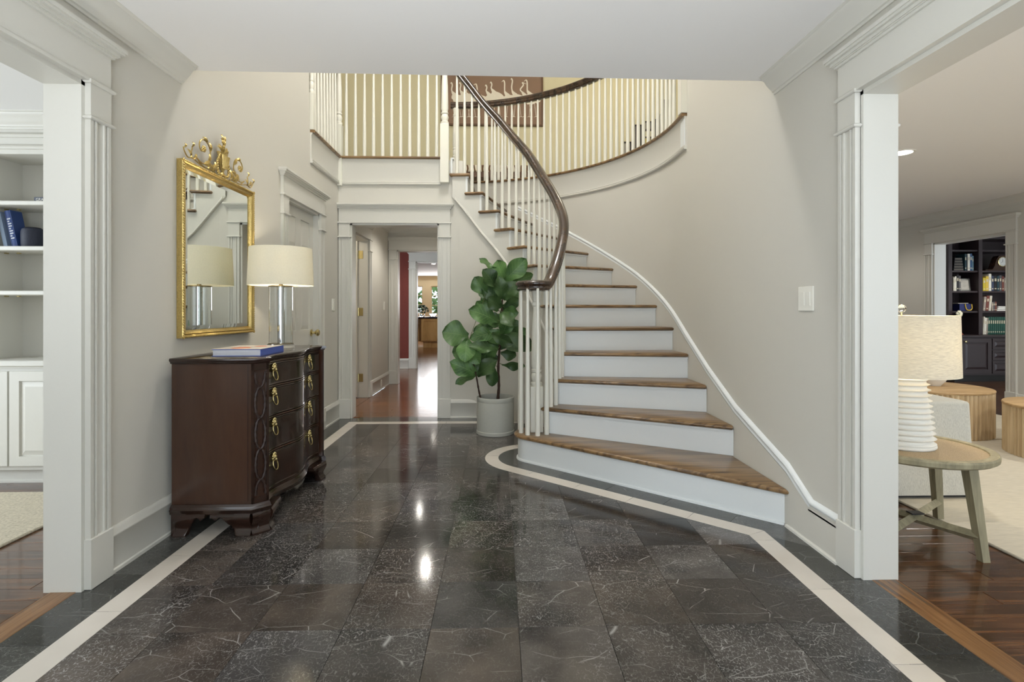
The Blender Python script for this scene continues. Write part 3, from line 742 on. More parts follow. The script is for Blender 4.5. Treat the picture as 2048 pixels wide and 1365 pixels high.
for n in range(2, 15):
    z = RI*n
    A = inner(n, SIDE_OFF); B = OUT[n]; dr = (B-A).normalized(); nf = Vector((dr.y, -dr.x))   # towards the bottom of the stair
    if nf.dot(OUT[n]-OUT[min(n+1, 14)] if n < 14 else Vector((1, 0))) < 0: nf = -nf
    # riser
    if n < 14 or True:
        q = [A, B, B-nf*0.018, A-nf*0.018]
        MB().loft([[(p.x, p.y, z-RI) for p in q], [(p.x, p.y, z-TT) for p in q]]).build('riser', 'stairwhite', stair)
        MB().loft([[(p.x, p.y, z-TT-0.014) for p in (A, B, B+nf*0.012, A+nf*0.012)], [(p.x, p.y, z-TT) for p in (A, B, B+nf*0.012, A+nf*0.012)]]).build('cove_moulding', 'stairwhite', stair)
    if n == 14: continue
    # tread
    sA = inner(n, SIDE_OFF+NOS)
    An = sA+nf*NOS; Bn = B+nf*NOS
    back_in = side_pts(SS[n], SS[n+1]+0.028, SIDE_OFF+NOS)
    wa = wall_arc(n, n+1)
    poly = [tuple(An), tuple(Bn)]+[tuple(p) for p in wa]+[tuple(p) for p in reversed(back_in)]
    poly = dedupe(poly)
    if area2(poly) < 0: poly.reverse()
    m = MB(); nosed(poly, z, m); m.build('tread', 'oak', stair, smooth=True, sharp=60)
# first step with rounded end
c1 = S0; aN = math.atan2(SN.y, SN.x)
def step1(r, ext):
    P = [Vector((WX, OUT[1].y))+SN*ext]
    P[0] = S0+SN*r+(-SD)*((WX-(S0+SN*r).x)/(-SD.x))
    P += [Vector(p) for p in arc(S0, r, aN, aN-2.75, 20)]
    P += [inner(2, 0.03)+Vector((0.10, 0.12)), OUT[2]]
    return [tuple(p) for p in P]
poly = dedupe(step1(0.180, NOS))
if area2(poly) < 0: poly.reverse()
m = MB(); nosed(poly, RI, m); m.build('tread', 'oak', stair, smooth=True, sharp=60)
poly = dedupe(step1(0.150, 0))
if area2(poly) < 0: poly.reverse()
MB().prism(poly, 0, RI-TT).build('riser', 'stairwhite', stair, smooth=True)
MB().run([(0, 0), (0.012, 0), (0.010, 0.010), (0, 0.014)], [tuple(p)+(0,) for p in step1(0.150, 0)[:-2]], -1 if area2(step1(0.15, 0)) > 0 else 1).build('shoe_moulding', 'stairwhite', stair, smooth=True)
# open-side string below the treads and the wall under the stairs
def zline(s):                                                # nosing line height along the open side
    ks = sorted(SS)
    if s <= SS[2]: return RI*2+(s-SS[2])*1.2
    for a, b in zip(ks[:-1], ks[1:]):
        if s <= SS[b]: return RI*(a+(s-SS[a])/(SS[b]-SS[a]))
    return RI*14
def zdiag(s): return max(0.0, min(2.415, zline(s)-0.43))
string = MB(); under = MB(); trimp = []
for n in range(2, 14):
    P = side_pts(SS[n]-0.001, SS[n+1], SIDE_OFF-0.004, 6); P2 = side_pts(SS[n]-0.001, SS[n+1], SIDE_OFF-0.03, 6)
    S_ = [SS[n]+(SS[n+1]-SS[n])*k/6 for k in range(7)]
    zt = RI*n-TT
    for k in range(6):
        string.add([(P[k].x, P[k].y, zdiag(S_[k])), (P[k+1].x, P[k+1].y, zdiag(S_[k+1])), (P[k+1].x, P[k+1].y, zt), (P[k].x, P[k].y, zt),
                    (P2[k].x, P2[k].y, zdiag(S_[k])), (P2[k+1].x, P2[k+1].y, zdiag(S_[k+1])), (P2[k+1].x, P2[k+1].y, zt), (P2[k].x, P2[k].y, zt)],
                   [(0, 1, 2, 3), (7, 6, 5, 4), (0, 4, 5, 1), (3, 2, 6, 7)])
        if zdiag(S_[k+1]) > 0: under.add([(P2[k].x, P2[k].y, 0), (P2[k+1].x, P2[k+1].y, 0), (P2[k+1].x, P2[k+1].y, zdiag(S_[k+1])+.01), (P2[k].x, P2[k].y, zdiag(S_[k])+.01)], [(0, 1, 2, 3)])
        if zdiag(S_[k]) > 0.02: trimp.append((P[k].x, P[k].y, zdiag(S_[k])))
string.build('stringer', 'trim', stair, smooth=True)
struct('wall_under_stairs', under, 'wall', 'beige wall curving under the open side of the stairs', smooth=True)
MB().run([(0, 0), (0.006, 0.002), (0.011, 0.010), (0.009, 0.022), (0.004, 0.034), (0, 0.038)], trimp, 1).build('stringer_moulding', 'trim', stair, smooth=True)
# wall skirt and its moulding on the right/curved wall
SKR = []
for n in range(1, 14):
    P = wall_arc(n, n+1)
    for k in range(12): SKR.append((P[k], RI*(n+k/12)))
SKR = [(p, z) for p, z in SKR if z < 2.235]
skm = MB(); pr = [(0, -0.028), (0.016, -0.026), (0.019, -0.016), (0.012, -0.008), (0.014, 0.0), (0.021, 0.008), (0.021, 0.016), (0.010, 0.026), (0, 0.030)]
def skz(z): return z+0.10
path = [(WX+0.02, 2.12, 0.176), (WX+0.02, 2.41, 0.176)]
for p, z in SKR:
    v = Vector((0.02, 0)) if p.y <= CC.y else (p-CC).normalized()*0.02
    q = p+v
    if q.y > 2.50: path.append((q.x, q.y, skz(z)))
skm.run(pr, path, 1); skm.build('skirt_moulding', 'stairwhite', stair, smooth=True, sharp=70)
sk = MB(); pa = []
for p, z in SKR: pa.append((p, z))
for (p, z), (p2, z2) in zip(pa[:-1], pa[1:]):
    sk.add([(p.x, p.y, z-0.35), (p2.x, p2.y, z2-0.35), (p2.x, p2.y, skz(z2)-0.02), (p.x, p.y, skz(z)-0.02)], [(0, 1, 2, 3)])
sk.add([(WX, 2.12, 0.0), (WX, 2.612, 0.0), (WX, 2.612, skz(RI)-0.02), (WX, 2.42, 0.17), (WX, 2.12, 0.17)], [(0, 1, 2, 3, 4)])
sk.build('skirt_board', 'wall', stair, smooth=True)
MB().run([(0, 0), (0.013, 0), (0.011, 0.010), (0, 0.014)], [(WX, 2.20, 0), (WX, 2.60, 0)], 1).build('shoe_moulding', 'trim', stair, smooth=True)
# balusters
BAL = lambda h: [(0.0175, 0), (0.0178, 0.02), (0.0175, h*0.18), (0.0145, h*0.55), (0.0105, h*0.93), (0.0105, h)]
_bal = {}
def baluster(parent, x, y, z0, z1):
    h = round(z1-z0, 2)
    if h not in _bal:
        o = MB().lathe(BAL(h), n=10).build('baluster', 'bal', parent, smooth=True, world=False); _bal[h] = o
        o.location = Vector((x, y, z0))-wloc(parent); return o
    o = _bal[h].copy(); COL.objects.link(o); o.parent = parent; o.location = Vector((x, y, z0))-wloc(parent); return o
ZV = 1.245                                                   # level of the volute
def zrail(s):                                                # underside of the handrail along the open side
    return max(ZV, zline(s)+0.86)
for n in range(2, 14):
    L = SS[n+1]-SS[n]
    for f in (0.18, 0.68):
        s = SS[n]+L*f+0.004; p, d = at_s(s); baluster(stair, p.x, p.y, RI*n-0.002, zrail(s)+0.012)
for x, y in ((.168, 3.845), (.212, 3.775), (.284, 3.752), (.352, 3.79), (.165, 3.95), (.225, 4.03)): baluster(stair, x, y, RI-0.002, ZV+0.012)
def newel(parent, x, y, z0, h, sq=0.085, drop=0.0, name='newel_post'):
    b0 = h*0.32
    m = MB(); m.box(x-sq/2, x+sq/2, y-sq/2, y+sq/2, z0-drop, z0+b0, 0.003)
    k = sq/0.085
    pr = [(0.036, b0), (0.040, b0+0.012), (0.040, b0+0.024), (0.030, b0+0.034), (0.034, b0+0.050), (0.039, b0+0.072), (0.034, b0+0.092), (0.028, b0+0.100), (0.036, b0+0.108), (0.036, b0+0.122), (0.030, b0+0.130),
          (0.037, b0+0.16), (0.033, h*0.7), (0.023, h*0.88), (0.030, h*0.89), (0.030, h*0.91), (0.022, h*0.92), (0.026, h*0.95), (0.033, h*0.985), (0.033, h)]
    m.lathe([(r*k, z) for r, z in pr], (x, y, z0), 20)
    return m.build(name, 'bal', parent, smooth=True)
newel(stair, 0.285, 3.895, RI, ZV-RI+0.01, 0.092)
newel(stair, -0.545, 5.285, Z2, 1.02, 0.085, drop=0.27)
# handrail with volute
HR0 = [(-0.018, 0.0), (0.018, 0.0), (0.026, 0.010), (0.020, 0.020), (0.024, 0.030), (0.034, 0.040), (0.033, 0.052), (0.022, 0.064), (0.0, 0.068), (-0.022, 0.064), (-0.033, 0.052), (-0.034, 0.040), (-0.024, 0.030), (-0.020, 0.020), (-0.026, 0.010)]
HR = [(u*1.22, v*1.12) for u, v in HR0]
path = []
s_end = SS[14]-0.02; K = 90
for k in range(K+1):
    s = s_end*(1-k/K); p, d = at_s(s); path.append([p.x, p.y, zrail(s)])
for _ in range(3):                                           # ease the knee a little
    path = [path[0]]+[[a[0]*.0+b[0], b[1], (a[2]+2*b[2]+c[2])/4] for a, b, c in zip(path[:-2], path[1:-1], path[2:])]+[path[-1]]
top = [(-0.545, 5.30, Z2+0.93)]
vol = []
cv = Vector((0.285, 3.895)); a_st = math.atan2(path[-1][1]-cv.y, path[-1][0]-cv.x); r_st = (Vector(path[-1][:2])-cv).length
for k in range(1, 33):
    t = k/32; r = max(0.052, r_st*(1-t)+0.050*t + 0.03*math.sin(PI*t)); a = a_st-t*2*PI*0.98
    vol.append((cv.x+r*math.cos(a), cv.y+r*math.sin(a), ZV))
hr = MB(); hr.run(HR, [tuple(p) for p in path]+vol, 1, slope=True)
hr.lathe([(0.03, 0.0), (0.058, 0.0), (0.060, 0.040), (0.058, 0.060), (0.04, 0.068), (0.002, 0.069)], (cv.x, cv.y, ZV), 20)
hr.build('handrail', 'rail', stair, smooth=True, sharp=60)
# ---------------------------------------------------------------- upper gallery edges and railings
FAS = [(0, 0), (0.020, 0.0), (0.026, 0.010), (0.018, 0.018), (0.022, 0.030), (0.012, 0.036), (0.012, 0.240), (0.020, 0.248), (0.020, 0.262), (0, 0.262)]
NOSE = [(-0.02, 0), (0.036, 0), (0.043, 0.006), (0.043, 0.018), (0.036, 0.024), (-0.02, 0.024)]
zf = Z2-0.286
cpath = [(p[0], p[1], zf) for p in arc(CC, RW, -0.085, PI/2, 50)]
cpath = [(XR, 4.06, zf)]+[(p[0], p[1], zf) for p in arc(CC, RW, 0.0, PI/2-0.06, 50)]
moulding('trim_fascia_curved', FAS, cpath, 1, 'white curved fascia under the upper gallery', 'trim')
moulding('trim_nosing_curved', NOSE, [(p[0], p[1], Z2-0.024) for p in cpath], 1, 'oak nosing along the curved upper gallery', 'oak')
lp = [(XL, 4.52, zf), (XL, YB, zf), (-0.59, YB, zf)]
moulding('trim_fascia_straight', FAS, lp, -1, 'white straight fascia above the hallway opening', 'trim')
moulding('trim_nosing_straight', NOSE, [(a, b, Z2-0.024) for a, b, c in lp], -1, 'oak nosing along the straight upper gallery', 'oak')
ra = thing('gallery_railing', 'curved white baluster railing of the upper gallery', 'railing', (CC.x+1.4, CC.y+1.4, Z2))
R2 = RW-0.012
for k in range(38):
    a = 0.03+(PI/2-0.06)*k/37*0.985; baluster(ra, CC.x+R2*math.cos(a), CC.y+R2*math.sin(a), Z2-0.002, Z2+0.90)
newel(ra, XR-0.01, 4.09, Z2, 1.0, 0.075); newel(ra, CC.x+R2*math.cos(PI/2-0.035), CC.y+R2*math.sin(PI/2-0.035), Z2, 0.90, 0.07)
MB().run(HR, [(XR-0.012, 4.08, Z2+0.89)]+[(p[0], p[1], Z2+0.89) for p in arc(CC, R2, 0, PI/2-0.01, 44)], 1).build('handrail', 'rail', ra, smooth=True, sharp=60)
rb = thing('gallery_railing', 'straight white baluster railing above the hallway opening', 'railing', (-1.1, YB, Z2))
for k in range(11): baluster(rb, -1.545+k*0.0915, YB-0.002, Z2-0.002, Z2+0.90)
for k in range(8): baluster(rb, XL+0.002, 4.62+k*0.083, Z2-0.002, Z2+0.90)
newel(rb, XL+0.005, YB-0.005, Z2, 1.0, 0.075, drop=0.30); newel(rb, XL+0.005, 4.54, Z2, 1.0, 0.05)
MB().run(HR, [(XL, 4.52, Z2+0.89), (XL, YB, Z2+0.89), (-0.60, YB, Z2+0.89)], -1).build('handrail', 'rail', rb, smooth=True, sharp=60)
# things on the upper landing
pic = thing('crane_picture', 'brown picture of white cranes hanging on the upper landing wall', 'picture', (0, 7.7, 3.7))
def U(x, y): return ony(x, y, 7.685)
a = U(885, 60); b = U(1083, 250)
MB().box(a.x, b.x, 7.672, 7.70, b.z, a.z).build('canvas', plain('brown_canvas', srgb(138, 112, 92), 0.8, var=0.10, bscale=4), pic)
f = MB(); t = 0.022
f.box(a.x-t, a.x, 7.66, 7.70, b.z-t, a.z+t); f.box(b.x, b.x+t, 7.66, 7.70, b.z-t, a.z+t); f.box(a.x, b.x, 7.66, 7.70, b.z-t, b.z); f.box(a.x, b.x, 7.66, 7.70, a.z, a.z+t)
f.build('picture_frame', cmat(96, 66, 38), pic)
crm = cmat(228, 220, 202)
def crane(cx, head, bend, body_y, tilt, s=1.0):
    m = MB(); Y = 7.6705-0.0022*(cx % 7)/7; dep = [0.0]
    def V(x, y): p = U(x, y); return (p.x, Y-dep[0], p.z)
    nk = catmull([(cx-bend*6, head+3, 0), (cx-bend, head, 0), (cx+2-bend, head+5, 0), (cx+bend*1.5, (head+body_y)/2, 0), (cx+2, body_y-8, 0), (cx+8, body_y, 0)], 6)
    w_ = [0.3]*len(nk)
    for i in range(len(nk)): w_[i] = 0.25+1.0*min(1, i/8)+(4.0*max(0, i/len(nk)-0.72)/0.28)
    vs = []; 
    for i, p in enumerate(nk):
        q = nk[min(i+1, len(nk)-1)]-nk[max(i-1, 0)]; q = Vector((-q.y, q.x, 0)).normalized()*w_[i]
        vs += [V(p.x-q.x, p.y-q.y), V(p.x+q.x, p.y+q.y)]
    m.add(vs, [(2*i, 2*i+1, 2*i+3, 2*i+2) for i in range(len(nk)-1)])
    body = []; dep[0] = 0.0012
    for k in range(22):
        a_ = 2*PI*k/22; rx = 15*s; ry = 8*s+(2.2 if k % 2 else 0)*(1 if math.sin(a_) > 0.2 else 0)
        x = rx*math.cos(a_); y_ = ry*math.sin(a_); body.append(V(cx+14*s+x*math.cos(tilt)-y_*math.sin(tilt), body_y+6+x*math.sin(tilt)+y_*math.cos(tilt)))
    m.add(body, [tuple(range(22))])
    dep[0] = 0.0006
    for lx, fx in ((8, 5), (15, 19)):
        x0, y0, x1, y1 = cx+lx*s, body_y+10, cx+fx*s, 234
        m.add([V(x0-.4, y0), V(x0+.4, y0), V(x1+.4, y1), V(x1-.4, y1)], [(0, 1, 2, 3)])
        m.add([V(x1-5, y1+1.5), V(x1, y1-.6), V(x1+4, y1+1), V(x1, y1+.6)], [(0, 1, 2, 3)])
    return m.build('crane', crm, pic)
for cx, hd, bd, by, tl in ((903, 166, 0.3, 193, .5), (920, 166, 0.3, 192, .5), (932, 172, .4, 196, .5), (938, 169, .3, 190, .5), (953, 169, 1.2, 195, .4), (972, 171, .3, 193, .3), (982, 165, .3, 188, .5), (1008, 162, .8, 193, .2), (1023, 158, .2, 192, .3), (1043, 166, -1.6, 194, .4), (1053, 161, .9, 191, .4)): crane(cx, hd, bd, by, tl)
for i, (x0, x1, y0, y1, inn) in enumerate(((1243, 1263, 284, 330, (150, 146, 138)), (1266, 1284, 250, 330, (96, 92, 88)), (1286, 1304, 243, 262, (140, 136, 128)), (1286, 1304, 274, 320, (190, 170, 90)), (1306, 1318, 239, 320, (60, 58, 56)), (1320, 1326, 228, 300, (70, 66, 60)), (1328, 1340, 200, 300, (90, 86, 78)))):
    a, b = ony(x0, y0, 7.69), ony(x1, y1, 7.69)
    fr = thing('framed_photo', ['small low black framed photo on upper landing wall, beside the taller frames', 'tall black framed photo on upper landing wall next to the smallest one', 'short black framed photo hung above another on the upper landing', 'black framed photo with a yellow picture under a shorter frame', 'slim black framed photo between the yellow picture and the narrowest frame', 'narrowest black framed photo on the upper landing wall', 'highest black framed photo nearest the gallery end on the upper landing'][i], 'picture frame', ((a.x+b.x)/2, 7.7, b.z), group='black framed photos on the upper landing')
    w_ = 0.022; m = MB()
    m.box(a.x, b.x, 7.672, 7.70, b.z, b.z+w_); m.box(a.x, b.x, 7.672, 7.70, a.z-w_, a.z); m.box(a.x, a.x+w_, 7.672, 7.70, b.z, a.z); m.box(b.x-w_, b.x, 7.672, 7.70, b.z, a.z)
    m.build('frame', 'black', fr); MB().box(a.x+w_, b.x-w_, 7.684, 7.70, b.z+w_, a.z-w_).build('print', cmat(*inn), fr)
bn = thing('upholstered_bench', 'low dark wood bench with zebra patterned seat on the upper landing', 'bench', (0, 7.0, Z2))
MB().box(-0.44, 0.40, 6.85, 7.2, Z2+0.27, Z2+0.36, 0.012).build('seat', 'zebra', bn)
MB().box(-0.43, 0.39, 6.86, 7.19, Z2+0.20, Z2+0.27).build('apron', cmat(92, 62, 42), bn)
for x in (-0.42, 0.34):
    for yy in (6.87, 7.14): MB().box(x, x+0.045, yy, yy+0.045, Z2-0.012, Z2+0.20).build('leg', 'mahog_dark', bn)
# ================================================================ chest of drawers
CHY0, CHY1, CHX0 = 2.565, 3.495, -1.592
chest = thing('chest_of_drawers', 'dark mahogany serpentine chest with brass lion ring pulls', 'chest', (-1.37, 3.03, 0))
YM = (CHY0+CHY1)/2
def xfront(y, off=0.0):
    v = (y-YM)/0.405; v = max(-1, min(1, v)); return -1.172+0.025*math.cos(PI*v/0.68)+off
def outline(off, n=28):                                      # plan outline, counter-clockwise from back left
    pts = [(CHX0, CHY0-off), (-1.206+off*0.4, CHY0-off), (-1.146+off, CHY0+0.060-off*0.4)]
    a, b = YM-0.405, YM+0.405
    pts += [(xfront(a+(b-a)*k/n)+off, a+(b-a)*k/n) for k in range(n+1)]
    pts += [(-1.146+off, CHY1-0.060+off*0.4), (-1.206+off*0.4, CHY1+off), (CHX0, CHY1+off)]
    return pts
def slab(m, steps): m.loft([[(p[0], p[1], z) for p in outline(o)] for z, o in steps], True, True)
m = MB(); slab(m, [(0.146, -0.006), (0.843, -0.006)]); m.build('carcass', 'mahog', chest)
m = MB(); slab(m, [(0.838, 0.000), (0.842, 0.006), (0.848, 0.007), (0.850, 0.012), (0.858, 0.016), (0.864, 0.014), (0.866, 0.010)]); m.build('top', 'mahog_dark', chest, smooth=True, sharp=50)
m = MB(); slab(m, [(0.108, 0.010), (0.122, 0.012), (0.128, 0.016), (0.134, 0.010), (0.140, 0.010), (0.146, 0.004), (0.152, 0.0)]); m.build('base_moulding', 'mahog_dark', chest, smooth=True, sharp=50)
# side panels with bead
for yy, sg in ((CHY0+0.006, -1), (CHY1-0.006, 1)):
    MB().box(CHX0+0.004, -1.225, yy-0.004 if sg < 0 else yy, yy if sg < 0 else yy+0.004, 0.165, 0.830).build('side_panel', 'mahog', chest)
M['mahog_matt'] = plain('mahogany_matt', srgb(46, 28, 20), 0.5, var=0.15)
# carved canted corners
def canted(sgn):
    p0 = Vector((-1.206, CHY0, 0)) if sgn < 0 else Vector((-1.146, CHY1-0.060, 0))
    p1 = Vector((-1.146, CHY0+0.060, 0)) if sgn < 0 else Vector((-1.206, CHY1, 0))
    d = (p1-p0); L = d.length; d.normalize(); nn = Vector((d.y, -d.x, 0))
    xf = lambda a, o, z: tuple(p0+d*(L*a)+nn*o+Vector((0, 0, z)))
    m = MB(xf); m.box(0.02, 0.16, -0.006, 0.002, 0.152, 0.838); m.box(0.84, 0.98, -0.006, 0.002, 0.152, 0.838); m.box(0.02, 0.98, -0.006, 0.002, 0.806, 0.838); m.box(0.02, 0.98, -0.006, 0.002, 0.152, 0.18)
    for k in range(5): m.tube([xf_(0.26+k*0.12, -0.0055, z, L) for z in (0.185, 0.80) for xf_ in (lambda a, o, z, L: (a, o, z),)], 0.0028, 6)
    o = m.build('corner_pilaster', 'mahog_dark', chest)
    r = MB(xf)
    for ph in (0, PI):
        pts = []
        for k in range(61):
            t = k/60; zz = 0.19+0.605*t; w_ = math.cos(t*4*PI+ph); w_ = math.copysign(abs(w_)**0.45, w_)
            pts.append((0.5+0.28*w_, 0.0005+0.002*math.sin(t*2*PI), zz))
        # ropes live in metres: convert
        P = [tuple(p0+d*(L*a)+nn*o_+Vector((0, 0, z))) for a, o_, z in pts]
        MB().tube(P, [0.0066+0.0022*math.sin(k*2.2) for k in range(61)], 6).build('carved_rope', M['mahog_matt'], o, smooth=True)
    return o
canted(-1); canted(1)
# drawers
dz = [(0.706, 0.822), (0.545, 0.692), (0.366, 0.531), (0.168, 0.352)]
pz = [0.778, 0.648, 0.488, 0.305]
a, b = YM-0.392, YM+0.392
_pull = None
for i, ((z0, z1), zp) in enumerate(zip(dz, pz)):
    m = MB(); n = 28
    ys = [a+(b-a)*k/n for k in range(n+1)]
    rings = []
    for off, g in ((-0.006, 0), (0.004, 0), (0.006, 0.004), (0.003, 0.009), (0.0035, 0.010)):
        rings.append([(xfront(y)+off, min(max(y, a+g), b-g), z0+g) for y in ys]+[(xfront(y)+off, min(max(y, a+g), b-g), z1-g) for y in reversed(ys)])
    m.loft(rings, True, False)
    k0 = len(m.v)
    m.add([p for p in rings[-1]], [(k, k+1, 2*n+1-k-1, 2*n+1-k) for k in range(n)])
    dr = m.build('drawer', 'mahog_dark', chest, smooth=True, sharp=30)
    # moulded rail below each drawer
    rp = [(xfront(y)-0.004, y, z1+0.002) for y in ys]
    MB().run([(0, 0), (0.008, 0.001), (0.010, 0.005), (0.008, 0.009), (0, 0.010)], rp, -1).build('drawer_bead', 'mahog', chest, smooth=True)
    kh = MB(lambda x, y, z, zz=(z0+z1)/2+0.028: (xfront(YM+0.10)+0.004+z, YM+0.10+x, zz+y)); kh.lathe([(0.006, 0), (0.006, 0.001), (0.003, 0.0012)], n=10); kh.box(-0.002, 0.002, -0.013, 0, 0, 0.001)
    kh.build('keyhole', 'brass', dr)
    for yp in (2.775, 3.285):
        xs = xfront(yp)+0.004
        if _pull is None:
            g = lambda x, y, z: (z, x, y)                    # x along chest, y up, z out
            pm = MB(g); pm.lathe([(0.021, 0), (0.022, 0.003), (0.018, 0.006), (0.016, 0.012), (0.010, 0.018), (0.003, 0.020)], (0, 0, 0), 14)
            for k in range(9): an = 2*PI*k/9; pm.sph((0.019*math.cos(an), 0.019*math.sin(an)+0.002, 0.006), 0.0075, 8, 5)
            pm.sph((0, -0.010, 0.016), 0.008, 8, 6); pm.sph((-0.007, 0.006, 0.014), 0.005, 8, 5); pm.sph((0.007, 0.006, 0.014), 0.005, 8, 5)
            pm.sph((-0.013, 0.017, 0.007), 0.006, 8, 5); pm.sph((0.013, 0.017, 0.007), 0.006, 8, 5)
            _pull = pm.build('lion_head', 'brass', dr, smooth=True, world=False)
            rg = MB(g); rg.tube([(0.026*math.sin(2*PI*k/24), -0.037+0.028*math.cos(2*PI*k/24), 0.014-0.006*math.cos(2*PI*k/24)) for k in range(25)], 0.0034, 8)
            _ring = rg.build('ring_pull', 'brass', dr, smooth=True, world=False)
            hd, rgo = _pull, _ring
        else:
            hd = _pull.copy(); rgo = _ring.copy(); COL.objects.link(hd); COL.objects.link(rgo)
        for o in (hd, rgo): o.parent = dr; o.location = Vector((xs, yp, zp+0.018))-wloc(dr)
# ogee bracket feet
OG = [(0.112, 0.010), (0.106, 0.016), (0.094, 0.019), (0.080, 0.018), (0.066, 0.012), (0.052, 0.003), (0.040, -0.002), (0.030, -0.002), (0.020, 0.006), (0.012, 0.012), (0.006, 0.013), (0.0, 0.013)]
def bracket(m, p0, p1, nrm, taper=True):
    """ogee bracket between plan points p0 (corner) and p1 (inner end) with scalloped lower edge"""
    p0, p1, nrm = Vector(p0), Vector(p1), Vector(nrm); L = (p1-p0).length; n = 16
    def low(t): return 0.0 if t < 0.42 else (0.030 if t < 0.46 else 0.050+0.034*min(1, (t-0.46)/0.18)-0.012*math.sin((t-0.46)*16) if t < 0.9 else 0.092)
    outer, innr = [], []
    rows = 12
    rings = []
    for k in range(n+1):
        t = k/n; zl = low(t); pts = []
        for j in range(rows):
            z = zl+(0.112-zl)*j/(rows-1)
            o = 0.0
            for (za, oa), (zb, ob) in zip(OG[:-1], OG[1:]):
                if zb <= z <= za: o = oa+(ob-oa)*(za-z)/(za-zb); break
            q = p0.lerp(p1, t)+nrm*o; pts.append((q.x, q.y, z))
        back = [((p0.lerp(p1, t)-nrm*0.022).x, (p0.lerp(p1, t)-nrm*0.022).y, z) for z in (0.112, zl)]
        rings.append(pts+back)
    m.loft(rings, True, True)
def foot(kind):
    m = MB()
    if kind == 'fl':
        bracket(m, (-1.206, CHY0), (-1.206-0.19, CHY0), (0, -1)); bracket(m, (-1.206, CHY0), (-1.146, CHY0+0.060), (0.72, -0.69))
        bracket(m, (-1.146, CHY0+0.060), (-1.170, CHY0+0.060+0.16), (1, 0.0))
    elif kind == 'fr':
        bracket(m, (-1.206, CHY1), (-1.206-0.19, CHY1), (0, 1)); bracket(m, (-1.146, CHY1-0.060), (-1.206, CHY1), (0.72, 0.69))
        bracket(m, (-1.146, CHY1-0.060), (-1.170, CHY1-0.060-0.16), (1, 0.0))
    elif kind == 'bl': bracket(m, (CHX0+0.016, CHY0), (CHX0+0.17, CHY0), (0, -1)); m.box(CHX0, CHX0+0.02, CHY0, CHY0+0.09, 0, 0.112)
    else: bracket(m, (CHX0+0.016, CHY1), (CHX0+0.17, CHY1), (0, 1)); m.box(CHX0, CHX0+0.02, CHY1-0.09, CHY1, 0, 0.112)
    return m.build('foot', 'mahog_dark', chest, smooth=True, sharp=50)
for k in ('fl', 'fr', 'bl', 'br'): foot(k)
# the canted front corner foot needs a full ogee block down to the floor
for (p0, p1, nr) in (((-1.206, CHY0), (-1.146, CHY0+0.060), (0.72, -0.69)), ((-1.146, CHY1-0.060), (-1.206, CHY1), (0.72, 0.69))):
    m = MB(); p0, p1, nr = Vector(p0), Vector(p1), Vector(nr)
    rings = [[(q.x, q.y, z) for q in (p0+nr*o, p1+nr*o, p1-nr*0.02, p0-nr*0.02)] for z, o in OG]
    m.loft(rings, True, True); m.build('foot_block', 'mahog_dark', chest, smooth=True, sharp=50)
# ---------------------------------------------------------------- book on the chest
ZT = 0.866
def book(name, label, size, mat, loc, rot, pages='white', group=None, cat='book'):
    """size = (width, spine length, thickness); flat, spine on +X side"""
    W, L, Tt = size
    t = thing(name, label, cat, loc, group); t.rotation_euler = rot
    c = MB(); c.box(-W/2, W/2, -L/2, L/2, 0, 0.003); c.box(-W/2, W/2, -L/2, L/2, Tt-0.003, Tt); c.box(W/2-0.004, W/2, -L/2, L/2, 0, Tt)
    c.build('cover', mat, t, world=False)
    MB().box(-W/2+0.005, W/2-0.004, -L/2+0.005, L/2-0.005, 0.003, Tt-0.003).build('pages', pages, t, world=False)
    return t
bk = book('coffee_table_book', 'large flat blue book lying on the dark mahogany chest', (0.245, 0.30, 0.036), cmat(72, 92, 168), (-1.335, 2.82, ZT), (0, 0, 0.03), pages=cmat(206, 206, 210))
MB().add([(-0.122, -0.15, 0.0362), (0.121, -0.15, 0.0362), (0.121, 0.15, 0.0362), (-0.122, 0.15, 0.0362)], [(0, 1, 2, 3)]).build('cover_print', (lambda: (lambda r: r)(plain('printed_cover', srgb(196, 186, 176), 0.4, var=0.35, bscale=9)))(), bk, world=False)
def blob(m, c, r, z, n=14): m.add([(c[0]+r*math.cos(2*PI*k/n)*(1+.3*math.sin(3*k)), c[1]+1.4*r*math.sin(2*PI*k/n), z) for k in range(n)], [tuple(range(n))])
q = MB(); blob(q, (-0.02, -0.05), 0.045, 0.0365); blob(q, (0.03, 0.07), 0.03, 0.0365); q.build('cover_motif', cmat(206, 120, 84), bk, world=False)
# ---------------------------------------------------------------- table lamp on the chest
LX, LY = -1.355, 3.27
lamp = thing('table_lamp', 'clear column table lamp with cream drum shade on the chest', 'lamp', (LX, LY, ZT))
MB().lathe([(0.078, 0.0), (0.079, 0.003), (0.079, 0.022), (0.078, 0.025), (0.0, 0.025)], (LX, LY, ZT+0.0005), 32).build('acrylic_base', 'glass', lamp, smooth=True)
m = MB(); m.lathe([(0.001, 0.0258), (0.073, 0.0258), (0.073, 0.030), (0.001, 0.030)], (LX, LY, ZT), 32); m.lathe([(0.001, 0.380), (0.072, 0.380), (0.072, 0.386), (0.012, 0.387), (0.012, 0.415), (0.001, 0.415)], (LX, LY, ZT), 32)
m.build('metal_plates', plain('brushed_brass', srgb(150, 132, 96), 0.25, 1.0), lamp, smooth=True)
MB().lathe([(0.069, 0.0302), (0.069, 0.3798), (0.0662, 0.3798), (0.0662, 0.0302), (0.069, 0.0302)], (LX, LY, ZT), 36, caps=False).build('glass_column', 'glass', lamp, smooth=True)
MB().lathe([(0.021, 0.0302), (0.021, 0.3798)], (LX, LY, ZT), 24).build('chrome_rod', 'chrome', lamp, smooth=True)
